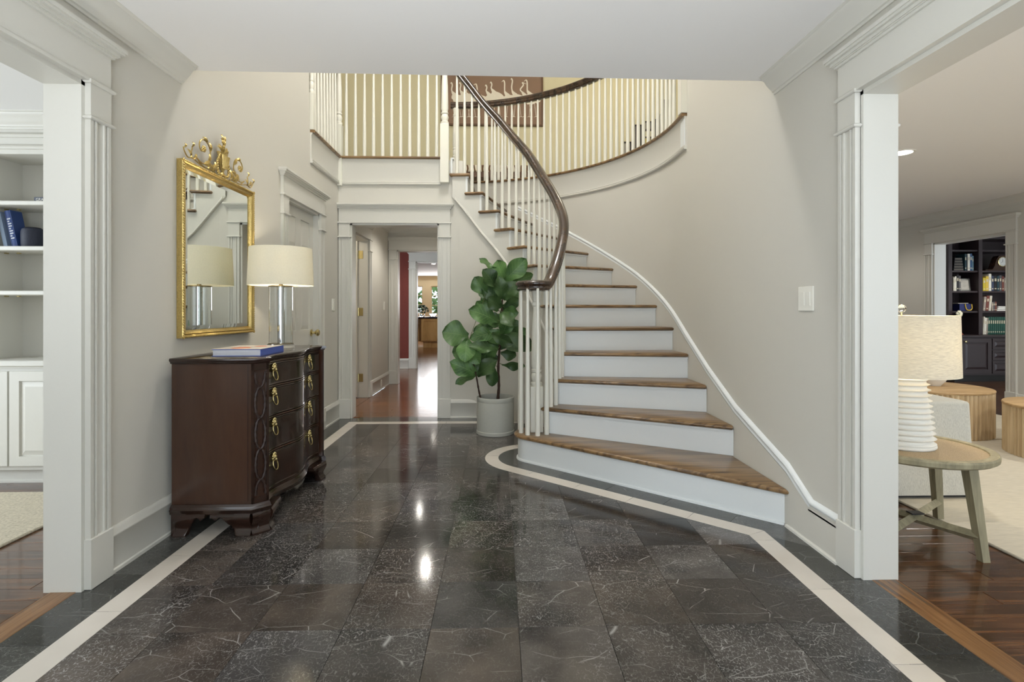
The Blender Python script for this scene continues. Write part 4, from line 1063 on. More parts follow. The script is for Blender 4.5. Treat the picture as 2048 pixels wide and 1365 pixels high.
sh = MB(); sh.lathe([(0.192, 0.388), (0.182, 0.620), (0.1805, 0.620), (0.1905, 0.388), (0.192, 0.388)], (LX, LY, ZT), 48, caps=False); sh.build('shade', 'shade', lamp, smooth=True)
m = MB()
for k in range(3): an = 2*PI*k/3; m.tube([(LX, LY, ZT+0.600), (LX+0.181*math.cos(an), LY+0.181*math.sin(an), ZT+0.612)], 0.002, 6)
m.tube([(LX, LY, ZT+0.41), (LX, LY, ZT+0.47)], 0.014, 10); m.tube([(LX+0.03, LY, ZT+0.45), (LX+0.045, LY, ZT+0.53), (LX, LY, ZT+0.60)], 0.002, 6); m.build('harp_and_socket', 'brass', lamp, smooth=True)
MB().sph((LX, LY, ZT+0.50), 0.028, 14, 10).build('bulb', emis('bulb_glow', (1, 0.86, 0.6, 1), 6), lamp, smooth=True)
point('lamp_light', (LX, LY, ZT+0.51), 17, (1.0, 0.87, 0.66), 0.030)
# ---------------------------------------------------------------- gilt mirror
MY0, MY1, MZ0, MZ1 = 2.660, 3.425, 0.958, 1.868
mir = thing('wall_mirror', 'gilt framed mirror with scrolled crest hanging above the chest', 'mirror', (XL, (MY0+MY1)/2, MZ0))
FP = [(0.002, 0), (0.030, 0), (0.036, 0.004), (0.036, 0.010), (0.030, 0.016), (0.034, 0.022), (0.030, 0.030), (0.020, 0.036), (0.014, 0.040), (0.002, 0.040)]
def frame_ring(y0, y1, z0, z1, prof, xw):
    rings = []
    for cy, cz, sy, sz in ((y0, z0, 1, 1), (y1, z0, -1, 1), (y1, z1, -1, -1), (y0, z1, 1, -1)):
        rings.append([(xw+o, cy+sy*i, cz+sz*i) for o, i in prof])
    m = MB(); rings.append(rings[0]); m.loft(rings, True, False); return m
frame_ring(MY0, MY1, MZ0, MZ1, FP, XL).build('frame', 'gold', mir, smooth=False)
# beaded edge
bd = MB(); step = 0.0135
def beads(a_, b_, fn):
    n_ = int(abs(b_-a_)/step)
    for k in range(n_+1): bd.sph(fn(a_+(b_-a_)*k/n_), 0.0048, 6, 4)
for yy in (MY0+0.005, MY1-0.005): beads(MZ0, MZ1, lambda t, yy=yy: (XL+0.035, yy, t))
for zz in (MZ0+0.005, MZ1-0.005): beads(MY0, MY1, lambda t, zz=zz: (XL+0.035, t, zz))
o = bd.build('beading', 'gold', mir, smooth=True); o['kind'] = 'stuff'
gi = 0.040; bv = 0.022
m = MB(); xg = XL+0.016
R0 = [(xg, MY0+gi, MZ0+gi), (xg, MY1-gi, MZ0+gi), (xg, MY1-gi, MZ1-gi), (xg, MY0+gi, MZ1-gi)]
g2 = gi+bv; R1 = [(xg+0.003, MY0+g2, MZ0+g2), (xg+0.003, MY1-g2, MZ0+g2), (xg+0.003, MY1-g2, MZ1-g2), (xg+0.003, MY0+g2, MZ1-g2)]
m.loft([R0, R1], True, False); m.add(R1, [(0, 1, 2, 3)]); m.build('bevelled_glass', 'mirror', mir)
# crest: an urn with leaves in the middle and leafy scrolls on both sides
yc = (MY0+MY1)/2; xc = XL+0.030; cr = MB(); zt = MZ1
def leafblob(m, y, z, ang, ln, wd, x=xc):
    n = 8; pts = []; d = Vector((0, math.cos(ang), math.sin(ang))); p = Vector((0, -math.sin(ang), math.cos(ang))); rings = []
    for k in range(n+1):
        t = k/n; w_ = wd*math.sin(PI*min(1, t*0.92+0.06))**0.8; c = Vector((x, y, z))+d*(ln*t)+Vector((0.010*math.sin(PI*t), 0, 0))
        rings.append([tuple(c+p*w_), tuple(c+Vector((0.005, 0, 0))), tuple(c-p*w_), tuple(c-Vector((0.003, 0, 0)))])
    m.loft(rings, True, True)
def urn():
    m = MB()
    m.lathe([(0.006, 0.0), (0.026, 0.004), (0.024, 0.014), (0.012, 0.024), (0.014, 0.034), (0.024, 0.046), (0.030, 0.075), (0.036, 0.110), (0.044, 0.128), (0.046, 0.136), (0.036, 0.138)], (xc, yc, zt+0.004), 14, sx=0.5)
    for k in range(7): a_ = (k-3)*0.011; m.tube([(xc+0.014, yc+a_*0.7, zt+0.05), (xc+0.020, yc+a_*1.2, zt+0.125)], 0.0035, 6)
    return m.build('urn', 'gold', mir, smooth=True)
urn()
m = MB()
for (dy, dz_, an, ln, wd) in ((0, .140, 1.57, .062, .014), (-.012, .140, 2.2, .052, .013), (.012, .140, .95, .052, .013), (0, .175, 1.9, .05, .012), (0, .175, 1.2, .05, .012), (-.006, .20, 1.8, .045, .011), (.006, .20, 1.3, .045, .011), (-.02, .15, 2.7, .04, .011), (.02, .15, .4, .04, .011), (0, .16, 1.57, .075, .010)):
    leafblob(m, yc+dy, zt+dz_, an, ln, wd)
m.build('finial_leaves', 'gold', mir, smooth=True)
def scroll(sg):
    m = MB()
    def Q(y, z): return (xc, yc+sg*y, zt+z)
    main = [Q(0.06, 0.012)]
    spiral = []
    cy_, cz_ = 0.195, 0.105
    for k in range(40):
        t = k/39; a_ = -2.3+sg*0-t*(-1)*6.6; r = 0.076*(1-t)**0.75+0.014
        spiral.append(Q(cy_+r*math.cos(-a_+PI)*1.0, cz_+r*math.sin(-a_+PI)*0.95))
    st = catmull([Q(0.075, 0.004), Q(0.12, 0.012), Q(0.20, 0.010), spiral[0]], 6)
    m.tube(st[:-1]+[Vector(p) for p in spiral], 0.0038, 6)
    tail = catmull([Q(0.13, 0.008), Q(0.22, 0.012), Q(0.29, 0.026), Q(0.335, 0.020), Q(0.365, 0.045), Q(0.372, 0.062)], 6); m.tube(tail, 0.0034, 6)
    m.tube(catmull([Q(0.30, 0.026), Q(0.305, 0.05), Q(0.295, 0.082)], 5), 0.003, 6)
    swag = catmull([Q(0.035, 0.125), Q(0.055, 0.09), Q(0.062, 0.05), Q(0.05, 0.018), Q(0.022, 0.008)], 5); m.tube(swag, 0.004, 6)
    for k, p in enumerate(swag[::2]): m.sph(tuple(Vector(p)+Vector((0.004, 0, 0))), 0.0085, 7, 5)
    for k in range(6): a_ = 2*PI*k/6; m.sph((xc+0.003, yc+sg*(cy_)+0.011*math.cos(a_), zt+cz_+0.011*math.sin(a_)), 0.0075, 7, 5)
    m.sph((xc+0.006, yc+sg*cy_, zt+cz_), 0.007, 7, 5)
    o = m.build('scroll', 'gold', mir, smooth=True)
    l = MB(); A = lambda a_: a_ if sg > 0 else PI-a_
    for (y, z, an, ln, wd) in ((.30, .082, 1.7, .028, .009), (.31, .026, .9, .045, .012), (.29, .024, 2.2, .04, .011), (.37, .058, 1.9, .026, .008), (.11, .010, .7, .05, .014), (.15, .012, 1.2, .04, .012), (.09, .012, 1.7, .055, .015), (.12, .014, 2.3, .05, .014)):
        leafblob(l, yc+sg*y, zt+z, A(an), ln, wd)
    for k_, ln, wd in ((5, .062, .018), (8, .05, .014), (14, .05, .013), (19, .045, .011)):
        p_, q_ = Vector(spiral[k_]), Vector(spiral[k_+2]); d_ = q_-p_; leafblob(l, p_.y, p_.z, math.atan2(d_.z, d_.y)+(0.5 if k_ == 8 else -0.1), ln, wd)
    l.build('scroll_leaves', 'gold', o, smooth=True)
scroll(1); scroll(-1)
# ---------------------------------------------------------------- switches and outlet
def switch(name, label, xf, gang=1, cat='light switch', outlet=False):
    t = thing(name, label, cat, xf(0, 0, 0))
    w_ = 0.072+0.046*(gang-1); h_ = 0.118
    MB(xf).box(-w_/2, w_/2, 0, 0.006, -h_/2, h_/2, 0.002).build('cover_plate', 'switch', t)
    for k in range(gang):
        c = (k-(gang-1)/2)*0.046
        m = MB(xf)
        if outlet:
            MB(xf).box(c-0.017, c+0.017, 0.006, 0.008, 0.008, 0.036, 0.0008).build('socket', 'switch', t); MB(xf).box(c-0.017, c+0.017, 0.006, 0.008, -0.036, -0.008, 0.0008).build('socket', 'switch', t)
        else:
            m.add([(c-0.0165, 0.006, -0.033), (c+0.0165, 0.006, -0.033), (c+0.0165, 0.006, 0.033), (c-0.0165, 0.006, 0.033), (c-0.0165, 0.008, -0.033), (c+0.0165, 0.008, -0.033), (c+0.0165, 0.011, 0.033), (c-0.0165, 0.011, 0.033)],
                  [(0, 1, 5, 4), (1, 2, 6, 5), (2, 3, 7, 6), (3, 0, 4, 7), (4, 5, 6, 7)]); m.build('rocker', 'switch', t)
    return t
p = onx(1613, 598, XR); switch('light_switch', 'double white rocker switch on the wall beside the stairs', lambda a, o, z, p=p: (XR-o, p.y+a, p.z+z), 2)
p = onx(666, 610, XL); switch('light_switch', 'single white switch between closet door and hallway opening', lambda a, o, z, p=p: (XL+o, p.y+a, p.z+z), 1)
p = onx(768, 612, -1.645); switch('light_switch', 'single white switch on the hallway wall', lambda a, o, z, p=p: (-1.645+o, p.y+a, p.z+z), 1)
p = onx(763, 771, -1.625); switch('power_outlet', 'white outlet set in the hallway baseboard', lambda a, o, z, p=p: (-1.629+o, p.y+a*.9, 0.085+z*.8), 1, 'outlet', True)
# ================================================================ fiddle leaf fig
PD = 4.72
pc = onz(990, 868, 0); PX, PY = -0.028, 4.66
pot = thing('plant_pot', 'smooth grey cylinder pot standing on the marble floor', 'pot', (PX, PY, 0))
MB().lathe([(0.165, 0.0), (0.170, 0.004), (0.170, 0.030), (0.1665, 0.034), (0.1665, 0.285), (0.1655, 0.288), (0.1665, 0.291), (0.1665, 0.322), (0.163, 0.328), (0.155, 0.328), (0.152, 0.322), (0.150, 0.275), (0.001, 0.274)], (PX, PY, 0), 48).build('pot_body', 'pot', pot, smooth=True)
MB().lathe([(0.001, 0.276), (0.149, 0.278), (0.149, 0.27)], (PX, PY, 0), 24).build('soil', 'soil', pot)
fig = thing('fiddle_leaf_fig', 'fiddle leaf fig with broad green leaves growing in the grey pot', 'plant', (PX, PY, 0.275))
def G(cx, cy, dy=0.0): x = 870+cx*0.2857; y = 500+cy*0.2857; p = ony(x, y, PY+dy); return Vector((p.x, p.y, p.z))
tk = catmull([G(440, 1048), G(447, 950), G(443, 820), G(455, 650), G(465, 500), G(470, 370), G(480, 230)], 6)
tk[0].z = 0.2795
MB().tube(tk, [0.0135-0.007*k/len(tk)+0.0012*math.sin(k*2.3) for k in range(len(tk))], 8).build('trunk', 'bark', fig, smooth=True)
t2 = catmull([G(318, 1040, -0.03), G(305, 975, -0.03), G(290, 890, -0.04), G(265, 780, -0.05), G(235, 640, -0.05)], 5); t2[0].z = 0.2795
MB().tube(t2, [0.0085-0.0035*k/len(t2)+0.0012*math.sin(k*2.3) for k in range(len(t2))], 8).build('stem', 'bark', fig, smooth=True)
def leaf(b, t, wpx, db, dt, roll=0.0, cup=0.18):
    B = G(b[0], b[1], db); Tq = G(t[0], t[1], dt); ax = Tq-B; L = ax.length; ax.normalize()
    wid = wpx*0.2857/F*PY*1.02
    view = Vector((0, -1, 0.12)); nrm = view-ax*view.dot(ax); nrm.normalize(); nrm = Matrix.Rotation(roll, 3, ax) @ nrm
    sd = ax.cross(nrm); sd.normalize()
    wid = wid/max(0.35, abs(math.cos(roll)))*0.5
    ph = random.random()*6
    def fn(u, v):
        x = (u-0.5)*2; w_ = wid*(max(0.0, math.sin(PI*min(1, (v*0.90+0.055)))**0.6)*(0.52+0.50*math.sin(PI*(v*0.82+0.02))**2*(0.6+0.62*v)))
        if v > 0.94: w_ *= max(0.12, math.sqrt(max(0, (1.0-v)/0.06)))
        wave = 0.06*L*math.sin(v*11+ph+(2 if x > 0 else 0))*abs(x)**2
        h = cup*wid*abs(x)**1.5*(1 if cup > 0 else 1)+wave-0.10*L*(2*v-1)**2+0.03*L
        return tuple(B+ax*(L*v)+sd*(x*w_)+nrm*h)
    m = MB(); m.grid(fn, 8, 14)
    o = m.build('leaf', 'leaf', fig, smooth=True, sharp=180)
    base = tk if b[0] > 360 else t2
    k = min(base, key=lambda p: (p-B).length)
    MB().tube([k, k.lerp(B, 0.5)+Vector((0, 0, 0.004)), B+ax*(L*0.02)], 0.003, 6).build('petiole', cmat(96, 104, 60), o, smooth=True)
    return o
LV = [((487, 215), (640, 62), 135, 0, -.04, .2), ((482, 215), (432, 72), 120, 0, .03, -.5), ((400, 145), (312, 58), 55, .02, .05, .9), ((430, 262), (338, 136), 120, -.02, -.10, .25), ((545, 228), (688, 172), 84, .02, .05, .5),
      ((590, 265), (655, 238), 55, .05, .1, .3), ((360, 310), (275, 190), 125, -.01, -.04, -.3), ((472, 350), (448, 186), 100, -.06, -.14, .1), ((478, 352), (566, 222), 115, -.04, -.08, -.2), ((440, 335), (350, 225), 95, .03, .04, .3),
      ((468, 405), (370, 335), 105, -.05, -.12, -.3), ((440, 500), (238, 415), 140, -.03, -.12, .25), ((480, 400), (595, 345), 84, .02, .02, .5), ((480, 430), (585, 440), 90, -.05, -.1, .4), ((462, 435), (545, 530), 110, -.08, -.17, -.1),
      ((410, 540), (268, 572), 90, .02, .0, .4), ((445, 575), (246, 620), 105, -.02, -.1, .35), ((470, 560), (606, 712), 135, -.01, -.05, -.1), ((395, 585), (548, 668), 80, -.10, -.16, .5), ((445, 695), (238, 668), 88, -.06, -.14, .3),
      ((445, 640), (322, 770), 125, .04, .06, .1), ((235, 605), (50, 575), 185, -.05, -.10, .15), ((225, 620), (208, 785), 135, -.08, -.16, -.1), ((295, 870), (105, 785), 130, -.05, -.12, .2), ((290, 885), (436, 765), 110, -.05, -.13, -.3),
      ((298, 885), (255, 705), 115, -.03, -.02, .3), ((285, 880), (142, 938), 60, -.04, -.06, .7), ((405, 810), (400, 958), 92, .0, .0, .2), ((468, 805), (630, 815), 62, .02, .05, .5), ((500, 640), (650, 560), 115, .05, .1, .2), ((520, 600), (690, 695), 120, .06, .12, .1),
      ((400, 500), (290, 360), 110, .05, .08, .0), ((470, 520), (400, 470), 100, .03, .06, .2), ((480, 480), (600, 590), 120, .06, .10, .0), ((440, 760), (300, 700), 110, .06, .10, .1), ((470, 330), (590, 330), 95, .06, .1, .3)]
LV += [((455, 360), (330, 250), 105, .02, -.02, -.2), ((470, 250), (400, 120), 95, .03, .02, .3), ((475, 520), (350, 480), 110, .0, -.06, .4), ((470, 600), (520, 470), 105, -.04, -.12, .3), ((455, 660), (380, 560), 110, .0, -.05, .2), ((460, 720), (570, 740), 90, .03, .05, .3), ((250, 700), (310, 800), 100, -.06, -.12, .2), ((480, 300), (620, 280), 90, .05, .08, .2), ((450, 300), (300, 300), 120, .05, .09, .1), ((470, 300), (570, 150), 110, .06, .10, .1), ((440, 430), (330, 300), 120, .07, .10, .0), ((460, 620), (590, 640), 120, .05, .08, .2), ((450, 560), (360, 640), 110, .08, .10, .0), ((260, 760), (330, 640), 110, .0, .03, .2), ((240, 700), (120, 720), 130, .0, .03, .1), ((270, 820), (180, 700), 120, .02, .04, .0), ((440, 700), (520, 600), 110, .08, .12, .1), ((450, 480), (560, 380), 110, .09, .13, .0)]
for b, t, w_, db, dt, rl in LV: leaf(b, t, w_, db, dt, rl)
# ================================================================ shelf room on the left
mb = MB(); mb.box(-5.5, XL-WT, 3.72, 3.82, 0, ZC)
struct('wall_left_room_back', mb, 'wall', 'wall behind the white built in shelves')
mb = MB(); mb.box(-5.5, -5.4, YF, 0.0, 0, ZC); mb.box(-5.5, -5.4, 3.2, 3.8, 0, ZC); mb.box(-5.5, -5.4, 0.0, 3.2, 0, 0.4); mb.box(-5.5, -5.4, 0.0, 3.2, 2.3, ZC)
struct('wall_left_room_side', mb, 'wall', 'window wall of the shelf room')
mb = MB().box(-5.5, XL-WT, YF, 3.82, ZC, ZC+0.1); struct('ceiling_left_room', mb, 'ceil', 'white ceiling of the shelf room')
cab = thing('built_in_bookcase', 'white built in bookcase with panelled cabinet doors below', 'bookcase', (-2.9, 3.5, 0))
bx0, bx1, byF, byB = -3.86, -2.20, 3.36, 3.72; byS = 3.40
dv = -3.29
m = MB(); m.box(bx0, bx1, byF-0.0, byB, 0.09, 0.735); m.box(bx0, bx1, byF+0.05, byB, 0, 0.09); m.build('cabinet_body', 'trim', cab)
m = MB(); m.box(bx0, bx1, byF-0.028, byB, 0.745, 0.782, 0.006); m.box(bx0, bx1, byF-0.012, byB, 0.735, 0.745); m.build('counter', 'trim', cab)
m = MB().box(bx0, bx1, 3.66, 3.715, 0.782, 2.10); m.build('back_panel', 'trim', cab)
for x in (bx0, dv-0.02, bx1-0.03): MB().box(x, x+0.035, byS, 3.66, 0.782, 2.10).build('upright', 'trim', cab)
for z in (1.225, 1.51, 1.80): 
    s_ = MB(); s_.box(dv+0.015, bx1-0.03, byS-0.01, 3.66, z-0.028, z, 0.004).build('shelf', 'trim', cab); MB().box(bx0+0.035, dv-0.02, byS-0.01, 3.66, z-0.028, z, 0.004).build('shelf', 'trim', cab)
    for xx in (dv+0.10, dv+0.02): MB().box(xx, xx+0.014, 3.52, 3.54, z-0.036, z-0.0285).build('shelf_pin', 'brass', cab)
m = MB(); m.box(bx0, bx1, byS, 3.715, 2.10, 2.262); m.run([(0, 0), (.014, 0), (.014, .012), (.02, .016), (.008, .03), (0, .03)], [(bx0, byS, 2.13), (bx1, byS, 2.13)], -1); m.run([(0, 0), (.014, 0), (.014, .012), (.02, .016), (.008, .03), (0, .03)], [(bx0, byS, 2.205), (bx1, byS, 2.205)], -1)
m.run(CROWN, [(bx0, byS, 2.258), (bx1, byS, 2.258)], -1); m.build('cornice', 'trim', cab, smooth=True, sharp=50)
def rdoor(parent, x0, x1, z0, z1, y, mat='trim', st=0.06, name='door', th=0.02, raised=True):
    m = MB(); m.box(x0, x1, y-th, y, z0, z0+st); m.box(x0, x1, y-th, y, z1-st, z1); m.box(x0, x0+st, y-th, y, z0+st, z1-st); m.box(x1-st, x1, y-th, y, z0+st, z1-st)
    m.box(x0+st, x1-st, y-th*0.4, y, z0+st, z1-st)
    d = m.build(name, mat, parent)
    def R(g, o): return [(x0+st+g, y-o, z0+st+g), (x1-st-g, y-o, z0+st+g), (x1-st-g, y-o, z1-st-g), (x0+st+g, y-o, z1-st-g)]
    if raised: MB().loft([R(0.006, th*0.42), R(0.034, th*0.85), R(0.036, th*0.9)], True, True).build('panel', mat, d)
    return d
for x0, x1 in ((-3.84, -3.46), (-3.44, -3.085), (-3.072, -2.64), (-2.63, -2.22)): rdoor(cab, x0, x1, 0.12, 0.715, byF)
MB().run(BASE[:5]+[(0, .09)], [(bx0, byF+0.05, 0), (bx1, byF+0.05, 0)], -1).build('toe_moulding', 'trim', cab)
# things on the shelves
def tb(name, label, p, s, rot, mat, group=None, cat='book', pages='white'):   # upright book, spine to the front
    w_, d_, h_ = s; t = thing(name, label, cat, (p[0], p[1], p[2]+w_/2*abs(math.sin(rot[1]))+.001), group); t.rotation_euler = rot
    m = MB(); m.box(-w_/2, -w_/2+.003, 0, d_, 0, h_); m.box(w_/2-.003, w_/2, 0, d_, 0, h_)
    m.loft([[(w_/2*math.cos(PI+PI*k/8), 0.006-0.008*math.sin(PI*k/8), z) for k in range(9)] for z in (0, h_)], True, True)
    m.build('cover', mat, t, world=False); MB().box(-w_/2+.003, w_/2-.003, 0.004, d_-.006, 0.004, h_-.005).build('pages', pages, t, world=False)
    return t
p = ony(18, 489, 3.47)
tb('hardback_book', 'pale blue hardback leaning on the middle white shelf', (p.x-0.012, 3.46, 1.511), (0.024, 0.12, 0.232), (0, -0.21, 0), cmat(140, 158, 180))
p = ony(32, 489, 3.45)
b2 = tb('hardback_book', 'dark blue hardback leaning between pale blue book and speaker', (p.x-0.012, 3.455, 1.511), (0.036, 0.085, 0.238), (0, -0.21, 0), cmat(40, 66, 122))
m = MB()
for k in range(9): m.box(-0.010, 0.012-0.010*(k % 3 == 1), -0.0035, -0.0022, 0.05+k*0.016, 0.058+k*0.016)
m.build('spine_lettering', cmat(196, 200, 208), b2, world=False)
p = ony(65, 488, 3.50); p.x += 0.004
sp = thing('smart_speaker', 'rounded dark navy speaker on the middle white shelf', 'speaker', (p.x, 3.50, 1.51))
MB().lathe([(0.001, 0.0008), (0.052, 0.0008), (0.058, 0.006), (0.061, 0.02), (0.062, 0.08), (0.061, 0.105), (0.056, 0.122), (0.044, 0.130)], (p.x, 3.50, 1.510), 28).build('fabric_body', 'navy', sp, smooth=True)
MB().lathe([(0.044, 0.1302), (0.040, 0.134), (0.02, 0.1325), (0.001, 0.132)], (p.x, 3.50, 1.510), 28).build('top_dish', 'dark', sp, smooth=True)
p = ony(68, 398, 3.43)
gk = thing('lying_book', 'dark grey book with white spine lettering lying on top shelf', 'book', (p.x+0.14, 3.52, 1.80))
MB().box(p.x, p.x+0.29, 3.43, 3.62, 1.8005, 1.832, 0.002).build('cover', cmat(72, 78, 92), gk)
def text(body, size, mat, parent, mtx, name='lettering'):
    cu = bpy.data.curves.new(name, 'FONT'); cu.body = body; cu.size = size; cu.extrude = 0.0004
    o = bpy.data.objects.new(name, cu); COL.objects.link(o)
    dg = bpy.context.evaluated_depsgraph_get(); me = bpy.data.meshes.new_from_object(o.evaluated_get(dg)); bpy.data.objects.remove(o)
    me.transform(mtx); me.materials.clear(); me.materials.append(mat)
    q = bpy.data.objects.new(name, me); COL.objects.link(q); q.parent = parent; return q
l0 = wloc(gk)
text('GRACE KELLY', 0.0245, M['white'], gk, Matrix.Translation(Vector((p.x+0.012, 3.4285, 1.8075))-l0) @ Matrix.Rotation(PI/2, 4, 'X'))
mb = MB(); mb.box(-4.9, -2.30, 0.9, 3.18, 0.0, 0.014, 0.004)
tag(mb.build('area_rug', 'rug_cream'), 'cream wool rug in front of the white bookcase', 'rug')
# ================================================================ sitting room on the right
XS = 5.65
SD0, SD1 = 5.62, 6.60                                        # doorway to the study
mb = MB(); mb.box(XS, XS+0.13, YF, SD0, 0, ZC); mb.box(XS, XS+0.13, SD0, SD1, 1.97, ZC); mb.box(XS, XS+0.13, SD1, 9.6, 0, ZC)
struct('wall_sitting_room_far', mb, 'wall', 'sitting room wall with the doorway to the study')
mb = MB(); mb.box(2.6, XS, 8.6, 8.7, 0, ZC)
struct('wall_sitting_room_back', mb, 'wall', 'back wall of the sitting room')
mb = MB().box(XR+WT, XS+4.2, YF, 9.7, ZC, ZC+0.02); struct('ceiling_sitting_room', mb, 'ceil', 'white ceiling of the sitting room')
moulding('trim_crown_sitting_room', CROWN, [(XS, YF, zc), (XS, 8.6, zc)], 1, 'white crown moulding in the sitting room')
moulding('baseboard_sitting_room', BASE, [(XS, YF, 0), (XS, SD0-0.12, 0)], 1, 'white baseboard beside the study doorway')
casing('trim_study_door', lambda a, o, z: (XS-o, a, z), SD0, SD1, 1.97, 0.115, 'white surround of the study doorway', depth=0.13)
p = onx(1857, 610, XS); switch('light_switch', 'double white switch beside the study doorway', lambda a, o, z, p=p: (XS-o, p.y+a, p.z+z), 2)
p = onz(1812, 305, ZC)
def downlight(label, x, y, z, r=0.075, power=0, ang=120, col=SOFT):
    t = thing('recessed_light', label, 'ceiling light', (x, y, z))
    MB().lathe([(r+0.018, -0.004), (r+0.018, 0.0), (r, 0.0), (r, -0.006), (r+0.018, -0.004)], (x, y, z), 28, caps=False).build('trim_ring', 'white', t, smooth=True)
    MB().lathe([(r, -0.002), (0.001, -0.003)], (x, y, z), 24, caps=True).build('lens', 'lampglow', t)
    if power: spot('downlight_beam', (x, y, z-0.02), power, col, ang)
    return t
downlight('round recessed light in the sitting room ceiling', p.x-0.03, p.y, ZC, 0.07, 45, 150)
downlight('added unseen recessed fill light over the drum tables', 4.6, 3.3, ZC, 0.07, 55, 150)  # invented fixture kept out of view to brighten the sitting room
downlight('added unseen recessed fill light by the sitting room window', 3.9, 1.6, ZC, 0.07, 50, 150)  # another added fill fixture, outside the frame
downlight('added unseen recessed fill light before the study doorway', 4.6, 6.9, ZC, 0.07, 22, 150)  # added fill fixture hidden behind the wall, lifts the far end
# side table
TX, TY, TZ = 2.00, 2.455, 0.452
st = thing('side_table', 'weathered oak side table with round cane top and splayed legs', 'table', (TX, TY, 0.0))
MB().lathe([(0.26, -0.030), (0.300, -0.034), (0.311, -0.026), (0.313, -0.008), (0.308, 0.0), (0.276, 0.0), (0.274, -0.008), (0.26, -0.030)], (TX, TY, TZ), 48, caps=False).build('rim', 'weathered', st, smooth=True)
MB().lathe([(0.001, -0.020), (0.275, -0.020), (0.275, -0.006), (0.001, -0.006)], (TX, TY, TZ), 40).build('cane_top', 'cane', st)
legs = [(0.125, -0.235), (0.30, 0.20), (-0.125, 0.235), (-0.30, -0.20)]
for lx, ly in legs:
    top_ = Vector((TX+lx*0.80, TY+ly*0.80, TZ-0.028)); bot = Vector((TX+lx, TY+ly, 0.0135 if TX+lx > 2.25 else 0.0)); m = MB(); r_ = 0.019
    rings = [[tuple(c+Vector((dx*k2, dy*k2, 0))) for dx, dy in ((-r_, -r_), (r_, -r_), (r_, r_), (-r_, r_))] for c, k2 in ((bot, 0.85), (top_, 1.15))]
    m.loft(rings); m.build('leg', 'weathered', st)
for i in (0, 1):
    a_, b_ = legs[i], legs[i+2]; z_ = 0.10
    k_ = 1-0.2*z_/TZ
    m = MB(); m.tube([(TX+a_[0]*k_, TY+a_[1]*k_, z_), (TX+b_[0]*k_, TY+b_[1]*k_, z_)], 0.022, 4); m.build('stretcher', 'weathered', st)
MB().box(TX-0.03, TX+0.03, TY-0.035, TY+0.005, 0.125, 0.131).build('bracket', 'dark', st)
# ribbed lamp
lpx = ray(1803, 800); dlp = 2.47/lpx.y; LX2, LY2 = lpx.x*dlp, 2.47
rl = thing('table_lamp', 'white ribbed ceramic lamp with linen drum shade on the side table', 'lamp', (LX2, LY2, TZ))
pr = [(0.001, 0.0), (0.130, 0.0), (0.136, 0.006), (0.136, 0.014), (0.128, 0.020)]
nr = 12; hb = 0.335
for k in range(nr):
    z0 = 0.022+k*(hb-0.03)/nr; dzr = (hb-0.03)/nr; r0 = 0.130-0.0024*k
    for q in range(6): t_ = q/5; pr.append((r0-0.015*math.sin(PI*t_)**0.7+0.005, z0+dzr*t_))
pr += [(0.10, hb), (0.02, hb+0.004), (0.012, hb+0.006), (0.012, hb+0.10), (0.001, hb+0.10)]
MB().lathe(pr, (LX2, LY2, TZ-0.0055), 44).build('ribbed_base', 'ceramic', rl, smooth=True, sharp=32)
MB().lathe([(0.226, hb+0.004), (0.220, hb+0.288), (0.218, hb+0.288), (0.224, hb+0.004), (0.226, hb+0.004)], (LX2, LY2, TZ), 56, caps=False).build('shade', 'shade_linen', rl, smooth=True)
MB().sph((LX2, LY2, TZ+hb+0.322), 0.020, 10, 6).build('crystal_finial', 'glass', rl)
m = MB(); m.tube([(LX2, LY2, TZ+hb+0.08), (LX2, LY2, TZ+hb+0.305)], 0.004, 6)
for k in range(3): an = 2*PI*k/3+0.4; m.tube([(LX2, LY2, TZ+hb+0.278), (LX2+0.219*math.cos(an), LY2+0.219*math.sin(an), TZ+hb+0.281)], 0.002, 5)
m.build('harp', 'brass', rl, smooth=True)
point('lamp_light', (LX2+0.02, LY2, TZ+hb+0.16), 6.5, (1.0, 0.84, 0.60), 0.03)
# bench, drums, rug
ot = thing('upholstered_bench', 'pale woven fabric bench behind the side table', 'bench', (2.50, 3.2, 0))
m = MB()
def rrect(x0, x1, y0, y1, r, n=5):
    P = []
    for cx_, cy_, a0_ in ((x1-r, y0+r, -PI/2), (x1-r, y1-r, 0), (x0+r, y1-r, PI/2), (x0+r, y0+r, PI)): P += [(cx_+r*math.cos(a0_+PI/2*k/n), cy_+r*math.sin(a0_+PI/2*k/n)) for k in range(n+1)]
    return P
m.loft([[(p_[0], p_[1], z) for p_ in rrect(2.0-i+e, 2.74+i-e, 2.93-i+e, 3.32+i-e, 0.035)] for z, i, e in ((0.035, .012, 0), (0.30, .008, 0), (0.555, .0, 0), (0.566, 0, .005), (0.572, 0, .02))])
m.build('cushion', 'fabric', ot, smooth=True, sharp=50)
MB().box(2.02, 2.73, 2.95, 3.30, 0.014, 0.036).build('plinth', 'dark', ot)
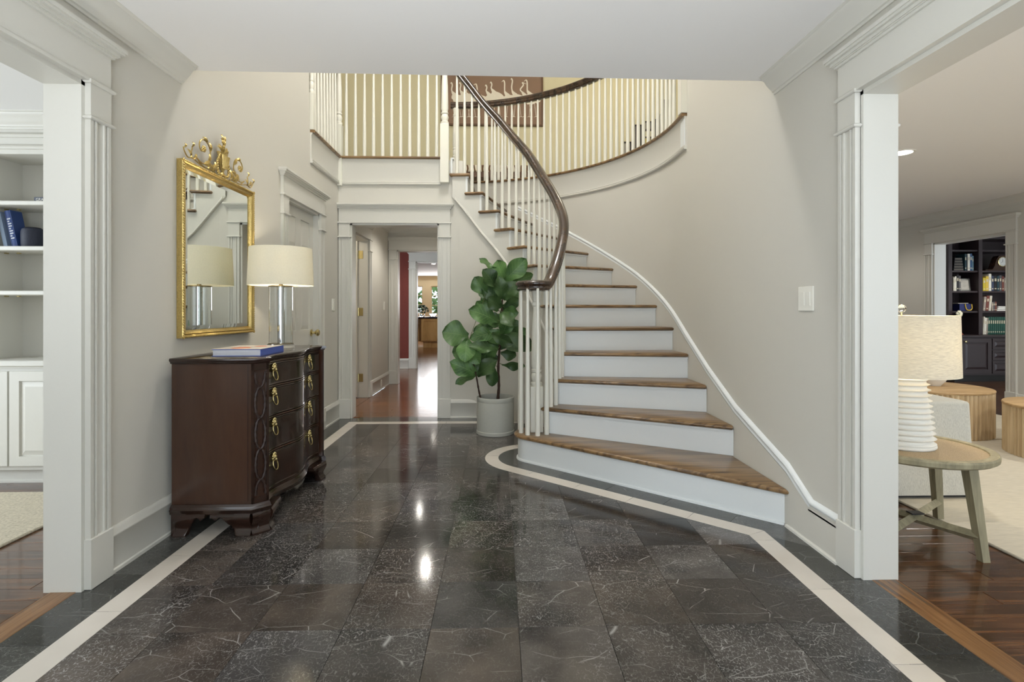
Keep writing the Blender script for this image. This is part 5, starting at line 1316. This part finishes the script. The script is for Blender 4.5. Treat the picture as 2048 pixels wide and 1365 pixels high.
def drum(label, x, y, r, h):
    t = thing('drum_table', label, 'coffee table', (x, y, 0.014)); n = 72
    rings = []
    for z in (0.014, h-0.02): rings.append([(x+(r-0.016*(1-abs(math.sin(n/2*a_))))*math.cos(a_), y+(r-0.016*(1-abs(math.sin(n/2*a_))))*math.sin(a_), z) for a_ in [2*PI*k/(n*4) for k in range(n*4)]])
    MB().loft(rings, True, True).build('fluted_side', 'lightwood', t, smooth=True)
    MB().lathe([(0.001, h-0.02), (r, h-0.02), (r+0.003, h-0.014), (r+0.003, h-0.004), (r, h), (0.001, h)], (x, y, 0), 64).build('top', wood('pale_oak_top', srgb(160, 130, 90), srgb(188, 156, 112), srgb(204, 174, 130), 0, 0.5, 4, 0.0, 0.02, 9), t, smooth=True)
    return t
D1 = (3.95, 4.62); D2 = (4.27, 3.70)
drum('fluted pale oak drum table carrying the white bowl', D1[0], D1[1], 0.42, 0.41); drum('fluted pale oak drum table with a bare top', D2[0], D2[1], 0.42, 0.395)
bp = onz(1878, 768, 0.41)
bw = thing('bowl', 'small white bowl on the fluted drum table', 'bowl', (3.985, 4.66, 0.41))
MB().lathe([(0.001, 0.0), (0.055, 0.0), (0.062, 0.008), (0.095, 0.05), (0.105, 0.085), (0.101, 0.087), (0.09, 0.052), (0.05, 0.014), (0.001, 0.012)], (3.985, 4.66, 0.41), 28).build('bowl_body', 'ceramic', bw, smooth=True)
mb = MB(); mb.box(2.29, 5.2, 1.0, 5.45, 0.0, 0.013, 0.004)
tag(mb.build('area_rug', 'rug_pale'), 'large pale patterned rug under the drum tables', 'rug')
# ================================================================ study with dark bookcase
YS = 7.95
mb = MB(); mb.box(XS+0.13, 9.8, 8.36, 8.46, 0, ZC); mb.box(9.7, 9.8, 4.0, 8.4, 0, ZC)
struct('wall_study', mb, 'wall', 'study wall behind the dark bookcase')
bc = thing('study_bookcase', 'dark wood bookcase with cabinets seen through the study doorway', 'bookcase', (7.4, 8.1, 0))
x0, x1 = ony(1897, 500, YS).x, 8.6; xd = ony(1961, 500, YS).x
zt_ = 2.30
def SZ(y): return ony(1950, y, YS).z
m = MB(); m.box(x0, x1, 8.30, 8.35, 0.0, zt_); m.build('back_panel', 'bookcase', bc)
pw = 0.06
for x in (x0, xd-0.028, x1-0.05): MB().box(x, x+pw, YS, 8.30, 0.70, zt_).build('upright', 'bookcase', bc)
shz = [SZ(500), SZ(541.5), SZ(582.4), SZ(622.6)]
for z in shz:
    MB().box(x0+pw, xd-0.028, YS+0.02, 8.30, z-0.025, z).build('shelf', 'bookcase', bc); MB().box(xd-0.028+pw, x1-0.05, YS+0.02, 8.30, z-0.025, z).build('shelf', 'bookcase', bc)
MB().box(x0, x1, YS, 8.3, zt_-0.08, zt_).build('top_rail', 'bookcase', bc)
CTZ = 0.715
MB().box(x0-0.02, x1, YS-0.20, 8.30, CTZ-0.03, CTZ, 0.006).build('counter', 'bookcase', bc)
MB().box(x0, x1, YS-0.17, 8.30, 0.10, CTZ-0.03).build('cabinet_body', 'bookcase', bc); MB().box(x0, x1, YS-0.11, 8.30, 0.0, 0.10).build('toe_kick', 'black', bc)
yd = YS-0.17
def CX_(px): return ony(px, 700, yd).x
def knob(d, x, z, y): MB(lambda a_, b_, c_: (x+a_, y-c_, z+b_)).lathe([(0.011, 0), (0.008, 0.012), (0.016, 0.022), (0.015, 0.032), (0.002, 0.036)], n=12).build('knob', 'brass', d, smooth=True)
d = rdoor(bc, CX_(1921)-0.33, CX_(1921)-0.005, 0.13, CTZ-0.05, yd, 'bookcase'); knob(d, CX_(1921)-0.04, 0.62, yd-0.02)
d = rdoor(bc, CX_(1921)+0.0, CX_(1981), 0.13, CTZ-0.05, yd, 'bookcase'); knob(d, CX_(1921)+0.045, 0.62, yd-0.02)
for z0, z1 in ((0.50, 0.665), (0.335, 0.49), (0.13, 0.325)):
    xa_, xb_ = CX_(1983), CX_(1983)+0.62
    d = rdoor(bc, xa_, xb_, z0, z1, yd, 'bookcase', 0.032, 'drawer'); 
    MB().tube([((xa_+xb_)/2-0.05, yd-0.02, z1-0.05), ((xa_+xb_)/2-0.03, yd-0.045, z1-0.055), ((xa_+xb_)/2+0.03, yd-0.045, z1-0.055), ((xa_+xb_)/2+0.05, yd-0.02, z1-0.05)], 0.006, 6).build('drawer_pull', 'brass', d, smooth=True); knob(d, CX_(2012.5), z1-0.05, yd-0.02)
MB().box(xa_+0.0, xa_+0.001, yd, yd+0.001, 0.2, 0.201)
def row(y_px, items, z, label, group):
    """items: (px0, px1, top px, colour, lean)"""
    for (a_, b_, tp, col, lean) in items:
        xa_, xb_ = ony(a_, y_px, YS+0.05).x, ony(b_, y_px, YS+0.05).x; h_ = ony(a_, tp, YS+0.05).z-z
        t = thing('book', label if isinstance(label, str) else label(col), 'book', ((xa_+xb_)/2, YS+0.05, z+0.0008+(xb_-xa_)*0.47*abs(math.sin(lean))), group); t.rotation_euler = (0, lean, 0)
        w_ = (xb_-xa_)*0.94
        if group == 'books above the green volumes': t['label'] = ('leaning ' if lean else 'upright ')+t['label']
        MB().box(-w_/2, w_/2, 0, 0.17, 0.0, h_, 0.003).build('cover', cmat(*col), t, world=False)
        if w_ > 0.02:
            m = MB(); m.box(-w_*0.3, w_*0.3, -0.0012, 0, h_*0.62, h_*0.80); m.box(-w_*0.3, w_*0.3, -0.0012, 0, h_*0.12, h_*0.18); m.build('spine_label', cmat(196, 186, 160), t, world=False)
S8 = lambda cx: 1860+cx*0.2344
names = {(34, 62, 70): 'dark teal', (222, 218, 204): 'white', (54, 84, 120): 'blue', (96, 128, 140): 'pale teal', (200, 194, 180): 'off white', (30, 28, 30): 'black', (190, 170, 50): 'yellow', (206, 176, 70): 'amber', (52, 60, 84): 'navy', (84, 82, 84): 'grey', (112, 62, 52): 'dark red', (150, 138, 128): 'taupe'}
row(541, [(S8(297), S8(312), 508, (34, 62, 70), 0), (S8(312), S8(321), 510, (30, 28, 30), 0), (S8(321), S8(342), 508, (222, 218, 204), 0), (S8(342), S8(360), 507.5, (54, 84, 120), 0), (S8(360), S8(372), 512, (96, 128, 140), 0)], shz[1], lambda c: '%s book standing beside flat dark books in the study' % names[c], 'books on the clock shelf')
row(582, [(S8(200), S8(213), 555, (200, 194, 180), 0), (S8(214), S8(226), 553, (222, 218, 204), 0), (S8(228), S8(246), 550, (30, 28, 30), 0), (S8(247), S8(262), 552, (84, 82, 84), 0)], shz[2], lambda c: '%s book standing left of the silver photo frame' % names[c], 'books beside the photo frame')
row(582, [(S8(452), S8(476), 556, (190, 170, 50), 0), (S8(476), S8(500), 553, (206, 176, 70), 0), (S8(501), S8(524), 548, (222, 218, 204), 0), (S8(525), S8(545), 552, (52, 60, 84), 0), (S8(546), S8(572), 551, (30, 28, 30), 0), (S8(574), S8(590), 552, (34, 62, 70), 0), (S8(592), S8(612), 551, (84, 82, 84), 0), (S8(614), S8(632), 553, (112, 62, 52), 0), (S8(634), S8(655), 556, (150, 138, 128), 0)], shz[2], lambda c: '%s book on the study shelf under the mantel clock' % names[c], 'books under the clock')
row(622, [(S8(452), S8(472), 594, (150, 138, 128), 0.10), (S8(474), S8(498), 592, (112, 62, 52), 0.10), (S8(500), S8(520), 592, (200, 194, 180), 0.10), (S8(528), S8(540), 605, (150, 138, 128), 0), (S8(541), S8(554), 604, (84, 82, 84), 0), (S8(555), S8(569), 604, (112, 62, 52), 0)], shz[3], lambda c: '%s book above the row of green volumes in the study' % names[c], 'books above the green volumes')
row(674, [(S8(452), S8(464), 634, (200, 194, 180), 0.05), (S8(465), S8(478), 636, (222, 218, 204), 0.05), (S8(479), S8(492), 636, (150, 138, 128), 0.05)], CTZ, lambda c: '%s book at the end of the row of green volumes' % names[c], 'pale books by the green volumes')
row(674, [(S8(494+k*18.2), S8(510+k*18.2), 634.5, (36, 78, 66), 0.03) for k in range(9)], CTZ, lambda c: 'green', 'green volumes on the study counter')
for k_, o_ in enumerate([o for o in COL.objects if o.get('group') == 'green volumes on the study counter']): o_['label'] = '%s green bound volume from the pale books on the study counter' % ('first', 'second', 'third', 'fourth', 'fifth', 'sixth', 'seventh', 'eighth', 'ninth')[k_]
for k in range(5):
    xa_, xb_ = ony(S8(206), 541, YS+.05).x, ony(S8(292), 541, YS+.05).x; z = shz[1]+0.0005+k*0.042
    t = thing('flat_book', ('bottom', 'second lowest', 'middle', 'second highest', 'topmost')[k]+' black book of the flat stack left of the clock', 'book', ((xa_+xb_)/2, YS+0.15, z), 'flat stack of black books'); MB().box(xa_+0.004*k, xb_-0.006*k, YS+0.06, YS+0.24, z, z+0.040, 0.003).build('cover', cmat(30, 28, 30), t); MB().box(xa_+0.008+0.004*k, xb_-0.008-0.006*k, YS+0.0585, YS+0.0605, z+0.006, z+0.034).build('pages', cmat(90, 84, 76), t)
for k in range(3):
    xa_, xb_ = ony(S8(574), 622, YS+.05).x, ony(S8(660), 622, YS+.05).x; z = shz[3]+0.0005+k*0.026
    t = thing('flat_book', ('bottom', 'middle', 'top')[k]+' pale book of the flat stack above the green volumes', 'book', ((xa_+xb_)/2, YS+0.15, z), 'flat stack of pale books'); MB().box(xa_+0.01*k, xb_-0.006*k, YS+0.06, YS+0.24, z, z+0.024, 0.003).build('cover', cmat(176, 172, 166), t); MB().box(xa_+0.01+0.01*k, xb_-0.01-0.006*k, YS+0.0585, YS+0.0605, z+0.004, z+0.020).build('pages', 'white', t)
# mantel clock
ck = ony(S8(622), 460+272*.2344, YS+0.08); cz = shz[1]
clk = thing('mantel_clock', 'dark wood mantel clock with white dial on the study shelf', 'clock', (ck.x, YS+0.1, cz))
hw, hh_ = 0.24, ck.z-cz+0.10; P = []
for k in range(41):
    u = -1+2*k/40; P.append((ck.x+u*hw*1.15, cz+0.022+max(0, (hh_-0.022))*math.exp(-(u/0.42)**4)*1.0))
ring0 = [(x, YS+0.09, z) for x, z in P]+[(P[-1][0], YS+0.09, cz+0.02), (P[0][0], YS+0.09, cz+0.02)]
m = MB(); m.loft([ring0, [(x, y+0.10, z) for x, y, z in ring0]]); m.box(ck.x-hw*1.2, ck.x+hw*1.2, YS+0.075, YS+0.2, cz+0.0005, cz+0.022); m.build('case', 'mahog', clk)
g = lambda a_, b_, c_: (ck.x+a_, YS+0.088-c_, ck.z+b_)
MB(g).lathe([(0.072, 0.0), (0.078, 0.004), (0.078, 0.010), (0.070, 0.012)], n=28, caps=False).build('bezel', 'brass', clk, smooth=True); MB(g).lathe([(0.071, 0.004), (0.001, 0.0045)], n=28).build('dial', 'white', clk)
m = MB(g); m.box(-0.002, 0.002, -0.004, 0.042, 0.006, 0.007)
m.tube([(0, 0, 0.007), (-0.03, -0.02, 0.007)], 0.002, 4)
for k in range(12): an = PI*k/6; m.tube([(0.056*math.cos(an), 0.056*math.sin(an), 0.006), (0.066*math.cos(an), 0.066*math.sin(an), 0.006)], 0.0022, 4)
m.build('hands_and_markers', 'black', clk)
a_, b_ = ony(S8(266), 582, YS+0.06), ony(S8(358), 460+415*.2344, YS+0.06)
pf = thing('photo_frame', 'silver photo frame leaning on the study shelf', 'picture frame', ((a_.x+b_.x)/2, YS+0.08, shz[2])); pf.rotation_euler = (-0.12, 0, 0); pf.location.z += 0.002
W_, H_ = (b_.x-a_.x)/2, b_.z-shz[2]-0.002
m = MB(); t_ = 0.022; m.box(-W_, W_, 0, 0.012, 0.001, t_); m.box(-W_, W_, 0, 0.012, H_-t_, H_); m.box(-W_, -W_+t_, 0, 0.012, t_, H_-t_); m.box(W_-t_, W_, 0, 0.012, t_, H_-t_); m.build('frame', plain('silver', srgb(190, 186, 178), 0.25, 1.0), pf, world=False)
MB().box(-W_+t_, W_-t_, 0.005, 0.010, t_, H_-t_).build('photo', plain('faded_photo', srgb(170, 164, 154), 0.5, var=0.35, bscale=18), pf, world=False)
bx = ony(S8(305), 622, YS+0.08); z = shz[3]
mx_ = thing('keepsake_box', 'dark blue box with a yellow ribbon loop on the study shelf', 'box', (bx.x, YS+0.12, z))
MB().box(bx.x-0.10, bx.x+0.09, YS+0.08, YS+0.2, z+0.0005, z+0.115, 0.006).build('box_body', cmat(30, 40, 92), mx_); MB().box(bx.x-0.13, bx.x+0.04, YS+0.075, YS+0.2, z+0.116, z+0.130, 0.003).build('lid', cmat(140, 136, 130), mx_)
MB().tube(catmull([(bx.x-0.02, YS+0.07, z+0.112), (bx.x+0.0, YS+0.068, z+0.03), (bx.x+0.05, YS+0.066, z+0.012), (bx.x+0.09, YS+0.068, z+0.04), (bx.x+0.088, YS+0.072, z+0.11)], 6), 0.007, 6).build('ribbon', cmat(210, 176, 60), mx_, smooth=True)
op = ony(S8(240), 672, YS+0.0)
ob = thing('leaning_card', 'rust orange card leaning on the dark study counter', 'card', (op.x, YS+0.03, CTZ)); m = MB(); m.loft([[(op.x-0.05, y, CTZ+0.001), (op.x+0.12, y, CTZ+0.001), (op.x-0.03, y, CTZ+0.14), (op.x-0.05, y, CTZ+0.15)] for y in (YS+0.03, YS+0.045)]); m.build('card', cmat(150, 76, 48), ob)
fv = ony(S8(250), 460+715*.2344, YS-0.08)
va = thing('flower_vase', 'white flower in a slim vase on the dark study counter', 'flower', (fv.x-0.02, YS-0.08, CTZ))
MB().lathe([(0.001, 0), (0.03, 0), (0.035, 0.05), (0.018, 0.14), (0.02, 0.16), (0.016, 0.16), (0.001, 0.10)], (fv.x-0.02, YS-0.08, CTZ+0.001), 16).build('vase', 'glass', va, smooth=True)
MB().tube([(fv.x-0.02, YS-0.08, CTZ+0.02), (fv.x-0.01, YS-0.08, CTZ+0.25), (fv.x, YS-0.08, fv.z)], 0.003, 6).build('stem', cmat(70, 100, 50), va)
m = MB()
for k in range(6): an = 2*PI*k/6; m.sph((fv.x+0.028*math.cos(an), YS-0.08+0.01*math.sin(2*an), fv.z+0.028*math.sin(an)), 0.026, 8, 6, (1, .6, 1))
m.build('petals', cmat(226, 220, 190), va, smooth=True)
spot('study_ceiling_light', (7.4, 6.9, 2.3), 55, SOFT, 140, 0.1)
# ================================================================ hallway, red room, kitchen
XH = -1.645                                                 # hallway left wall face
HD0, HD1 = 5.66, 6.60
mb = MB(); mb.box(XH-0.12, XH, YB+0.12, HD0, 0, ZC); mb.box(XH-0.12, XH, HD0, HD1, 1.99, ZC); mb.box(XH-0.12, XH, HD1, 7.80, 0, ZC)
struct('wall_hall_left', mb, 'wall', 'hallway wall with the hinged side door')
mb = MB(); mb.box(-0.45, -0.33, YB+0.12, 7.80, 0, ZC); struct('wall_hall_right', mb, 'wall', 'hallway wall opposite the hinged side door')
mb = MB(); mb.box(-3.2, XH-0.12, 6.75, 6.85, 0, ZC); mb.box(-3.3, -3.2, YB+0.12, 6.85, 0, ZC); mb.box(-3.3, XL-WT, YB+0.06, YB+0.12, 0, ZC)
struct('floor', MB().box(-3.2, XH+0.02, YB+0.12, 6.75, -0.05, -0.0015), 'plank_hall', 'oak floor of the small side room')
struct('wall_side_room', mb, 'wall', 'plain wall inside the small side room')
mb = MB(); mb.box(-3.3, -0.33, YB+0.12, 7.92, ZC, ZC+0.02); mb.box(-5.0, 3.0, 7.92, 20.5, ZC, ZC+0.02); struct('ceiling_hall', mb, 'ceil', 'white ceiling running from hallway to kitchen')
H2 = 7.80; a2, b2_ = -1.52, -0.62
mb = MB(); mb.box(XH-0.12, a2, H2, H2+0.12, 0, ZC); mb.box(a2, b2_, H2, H2+0.12, 2.0, ZC); mb.box(b2_, -0.33, H2, H2+0.12, 0, ZC)
struct('wall_hall_end', mb, 'wall', 'hallway end wall around the second doorway')
casing('trim_hall_end', lambda a, o, z: (a, H2-o, z), a2, b2_, 2.0, 0.115, 'white surround of the second doorway', depth=0.12)
casing('trim_side_door', lambda a, o, z: (XH+o, a, z), HD0, HD1, 1.99, 0.11, 'white surround of the hinged side door', depth=0.12)
moulding('baseboard_hall', BASE, [(XH, HD1+0.115, 0), (XH, H2, 0)], -1, 'white baseboard in the hallway')
moulding('trim_crown_hall', CROWN, [(XH, YB+0.12, zc), (XH, H2, zc), (-0.45, H2, zc)], -1, 'white crown moulding of the hallway')
dd = panel_door('door_2', lambda a, o, z: (a, 6.565-o, z), -2.46, XH-0.125, 1.975, 'cream side door standing open into the small room', knob_side=-1)
for z in (0.25, 1.08, 1.80):
    m = MB(); m.box(XH-0.112, XH-0.060, 6.578, 6.5815, z-0.05, z+0.05); m.tube([(XH-0.118, 6.574, z-0.052), (XH-0.118, 6.574, z+0.052)], 0.007, 8); m.build('hinge', 'brass', dd)
panel_door('door_3', lambda a, o, z: (-0.452-o, a, z), 5.80, 6.56, 1.98, 'white panel door on the right wall of the hallway', knob=True)
casing('trim_door_3', lambda a, o, z: (-0.45-o, a, z), 5.79, 6.57, 1.99, 0.10, 'white surround of the hallway panel door', jamb=False)
point('side_room_fill', (-2.3, 6.0, 2.1), 9, WARM, 0.06)  # added fill without a fixture, brightens the side room and its open door
# red room
Y3 = 9.85; a3, b3 = -1.56, -0.66
mb = MB(); mb.box(-4.5, a3, Y3, Y3+0.12, 0, ZC); mb.box(a3, b3, Y3, Y3+0.12, 2.02, ZC); mb.box(b3, 2.5, Y3, Y3+0.12, 0, ZC); mb.box(-4.6, -4.5, H2+0.12, Y3, 0, ZC); mb.box(2.5, 2.6, H2+0.12, Y3, 0, ZC)
struct('wall_red_room', mb, 'red', 'dark red grasscloth wall between the second and third doorways')
casing('trim_third_doorway', lambda a, o, z: (a, Y3-o, z), a3, b3, 2.02, 0.13, 'white surround of the third doorway in the red wall', depth=0.12)
moulding('baseboard_red_room', BASE, [(-4.5, Y3, 0), (a3-0.14, Y3, 0)], -1, 'white baseboard under the red wall')
# kitchen
mb = MB(); mb.box(-5.1, -5.0, Y3, 20.5, 0, ZC); mb.box(3.0, 3.1, Y3, 20.5, 0, ZC); struct('wall_kitchen_sides', mb, 'wall', 'side walls of the kitchen')
KY = 19.0
kw = plain('kitchen_cream', srgb(226, 206, 164), 0.6, var=0.02); M['kw'] = kw
def kx(px, Y=KY): return ony(px, 600, Y).x
w1, w2, w3, w4 = kx(829), kx(845), kx(862), kx(905)
zb, ztp = 0.98, 1.98
mb = MB(); mb.box(-5.0, w1, KY, KY+0.15, 0, ZC); mb.box(w1, w2, KY, KY+0.15, 0, zb); mb.box(w1, w2, KY, KY+0.15, ztp, ZC); mb.box(w2, w3, KY, KY+0.15, 0, ZC); mb.box(w3, w4, KY, KY+0.15, 0, zb-0.05); mb.box(w3, w4, KY, KY+0.15, ztp, ZC); mb.box(w4, 3.0, KY, KY+0.15, 0, ZC)
struct('wall_kitchen_back', mb, 'kw', 'cream kitchen wall around the paned windows')
window_frame('window_3', w1, w2, zb, ztp, KY+0.07, 1, 3, 'narrow kitchen window beside the larger paned one', 'kw')
window_frame('window_4', w3, w4, zb-0.05, ztp, KY+0.07, 2, 3, 'larger paned kitchen window over the counter', 'kw')
moulding('trim_crown_kitchen', [(u*1.6, v*1.6) for u, v in CROWN], [(-5.0, KY, ZC-0.147), (3.0, KY, ZC-0.147)], -1, 'deep cream crown moulding in the kitchen', 'kw')
KC = 15.3
kc = thing('kitchen_cabinet', 'maple kitchen island cabinet with a dark stone counter', 'cabinet', (-1.1, KC+0.4, 0))
kx0, kx1 = ony(842, 700, KC).x, ony(882, 700, KC).x
def kcx(px): return ony(px, 700, KC).x
m = MB(); m.box(kx0, -0.2, KC, KC+0.8, 0.17, 0.86); m.build('body', 'maple', kc); MB().box(kx0+0.06, -0.2, KC+0.02, KC+0.75, 0, 0.17).build('base', 'maple', kc)
rdoor(kc, kx0+0.02, kcx(876.5), 0.20, 0.84, KC, 'maple', 0.055, raised=False)
m = MB(); m.box(kx0-0.9, -0.2, KC-0.03, KC+0.85, 0.86, 0.90, 0.006); m.build('counter', 'granite', kc)
m = MB(); m.box(kx0-0.9, kx0-0.0, KC+0.25, KC+0.8, 0.17, 0.86); m.build('side_body', 'maple', kc)
rdoor(kc, kx0-0.7, kx0-0.02, 0.20, 0.68, KC+0.25, 'maple', 0.055, raised=False); rdoor(kc, kx0-0.7, kx0-0.02, 0.70, 0.84, KC+0.25, 'maple', 0.03, 'drawer', raised=False)
# bowls and flowers on the counter
vb = ony(844, 634, KC+0.35)
fl = thing('flower_arrangement', 'white flowers in a glass bowl on the kitchen counter', 'flowers', (vb.x, KC+0.35, 0.90))
MB().lathe([(0.001, 0), (0.07, 0.0), (0.085, 0.05), (0.10, 0.115), (0.095, 0.115), (0.08, 0.05), (0.001, 0.006)], (vb.x, KC+0.35, 0.9005), 20).build('glass_bowl', 'glass', fl, smooth=True)
rg = random.Random(3); m = MB(); m2 = MB()
for k in range(70):
    an = rg.random()*2*PI; el = rg.random()*1.4; r = 0.15+0.05*rg.random(); c = Vector((vb.x+r*math.cos(an)*math.cos(el)*1.2, KC+0.35+r*math.sin(an)*math.cos(el), 1.03+r*math.sin(el)*1.1))
    (m if k % 3 else m2).sph(tuple(c), 0.022+0.014*rg.random(), 7, 5, (1, 1, .7))
m.build('foliage', cmat(62, 96, 60), fl, smooth=True); m2.build('blossoms', cmat(220, 226, 220), fl, smooth=True)
fb = ony(866, 633, KC+0.4)
bo = thing('fruit_bowl', 'clear glass bowl on a white plate on the kitchen counter', 'bowl', (fb.x, KC+0.4, 0.90))
MB().lathe([(0.001, 0.012), (0.05, 0.012), (0.10, 0.05), (0.125, 0.12), (0.120, 0.12), (0.09, 0.05), (0.001, 0.018)], (fb.x, KC+0.4, 0.90), 22).build('glass_bowl', 'glass', bo, smooth=True); MB().lathe([(0.001, 0.001), (0.12, 0.001), (0.20, 0.010), (0.198, 0.014), (0.001, 0.011)], (fb.x, KC+0.4, 0.90), 28).build('plate', 'ceramic', bo, smooth=True)
# garden outside the kitchen windows
rg = random.Random(5)
gm = plain('garden_leaves', srgb(74, 104, 48), 0.7, var=0.5, bscale=5)
for i, (x, y, r, h) in enumerate(((-4.2, 26.5, 1.4, 1.9), (-0.9, 27.5, 1.6, 2.2), (-3.4, 23.2, 0.8, 1.0))):
    t = thing('garden_tree', ['leafy green tree outside the narrow kitchen window', 'leafy green tree outside the larger kitchen window', 'low green shrub close outside the narrow kitchen window'][i], 'tree', (x, y, -0.3))
    m = MB()
    for k in range(260):
        an = rg.random()*2*PI; u = rg.uniform(-1, 1); q = math.sqrt(1-u*u); rr = r*(0.75+0.35*rg.random()); c = Vector((x+rr*q*math.cos(an), y+rr*q*math.sin(an), h+rr*u*1.1)); s_ = 0.10+0.10*rg.random()
        d1 = Vector((rg.uniform(-1, 1), rg.uniform(-1, 1), rg.uniform(-1, 1))).normalized(); d2 = d1.orthogonal().normalized()
        m.add([tuple(c+d1*s_), tuple(c+d2*s_*.6), tuple(c-d1*s_), tuple(c-d2*s_*.6)], [(0, 1, 2, 3)])
    o = m.build('foliage', gm, t); o['kind'] = 'stuff'
    MB().tube([(x, y, -0.3), (x+.05, y, h*.6), (x, y, h+.4)], [0.09, 0.07, 0.03], 8).build('trunk', 'bark', t, smooth=True)
mb = MB().box(-30, 30, 20.6, 60, -0.35, -0.30); struct('ground', mb, plain('lawn', srgb(96, 122, 58), 0.95, var=0.2, bscale=3), 'sunlit lawn outside the kitchen')
downlight('round recessed light in the hallway ceiling', -0.97, 6.93, ZC, 0.028, 32, 150)
downlight('round recessed light in the red room ceiling', -1.35, 8.9, ZC, 0.028, 24, 150)
p = onz(854, 553, ZC); downlight('round recessed light deep in the kitchen ceiling', p.x, p.y, ZC, 0.06, 30)
p = onz(867, 528, ZC); downlight('round recessed light near the third doorway in the kitchen ceiling', p.x, p.y, ZC, 0.06, 30)
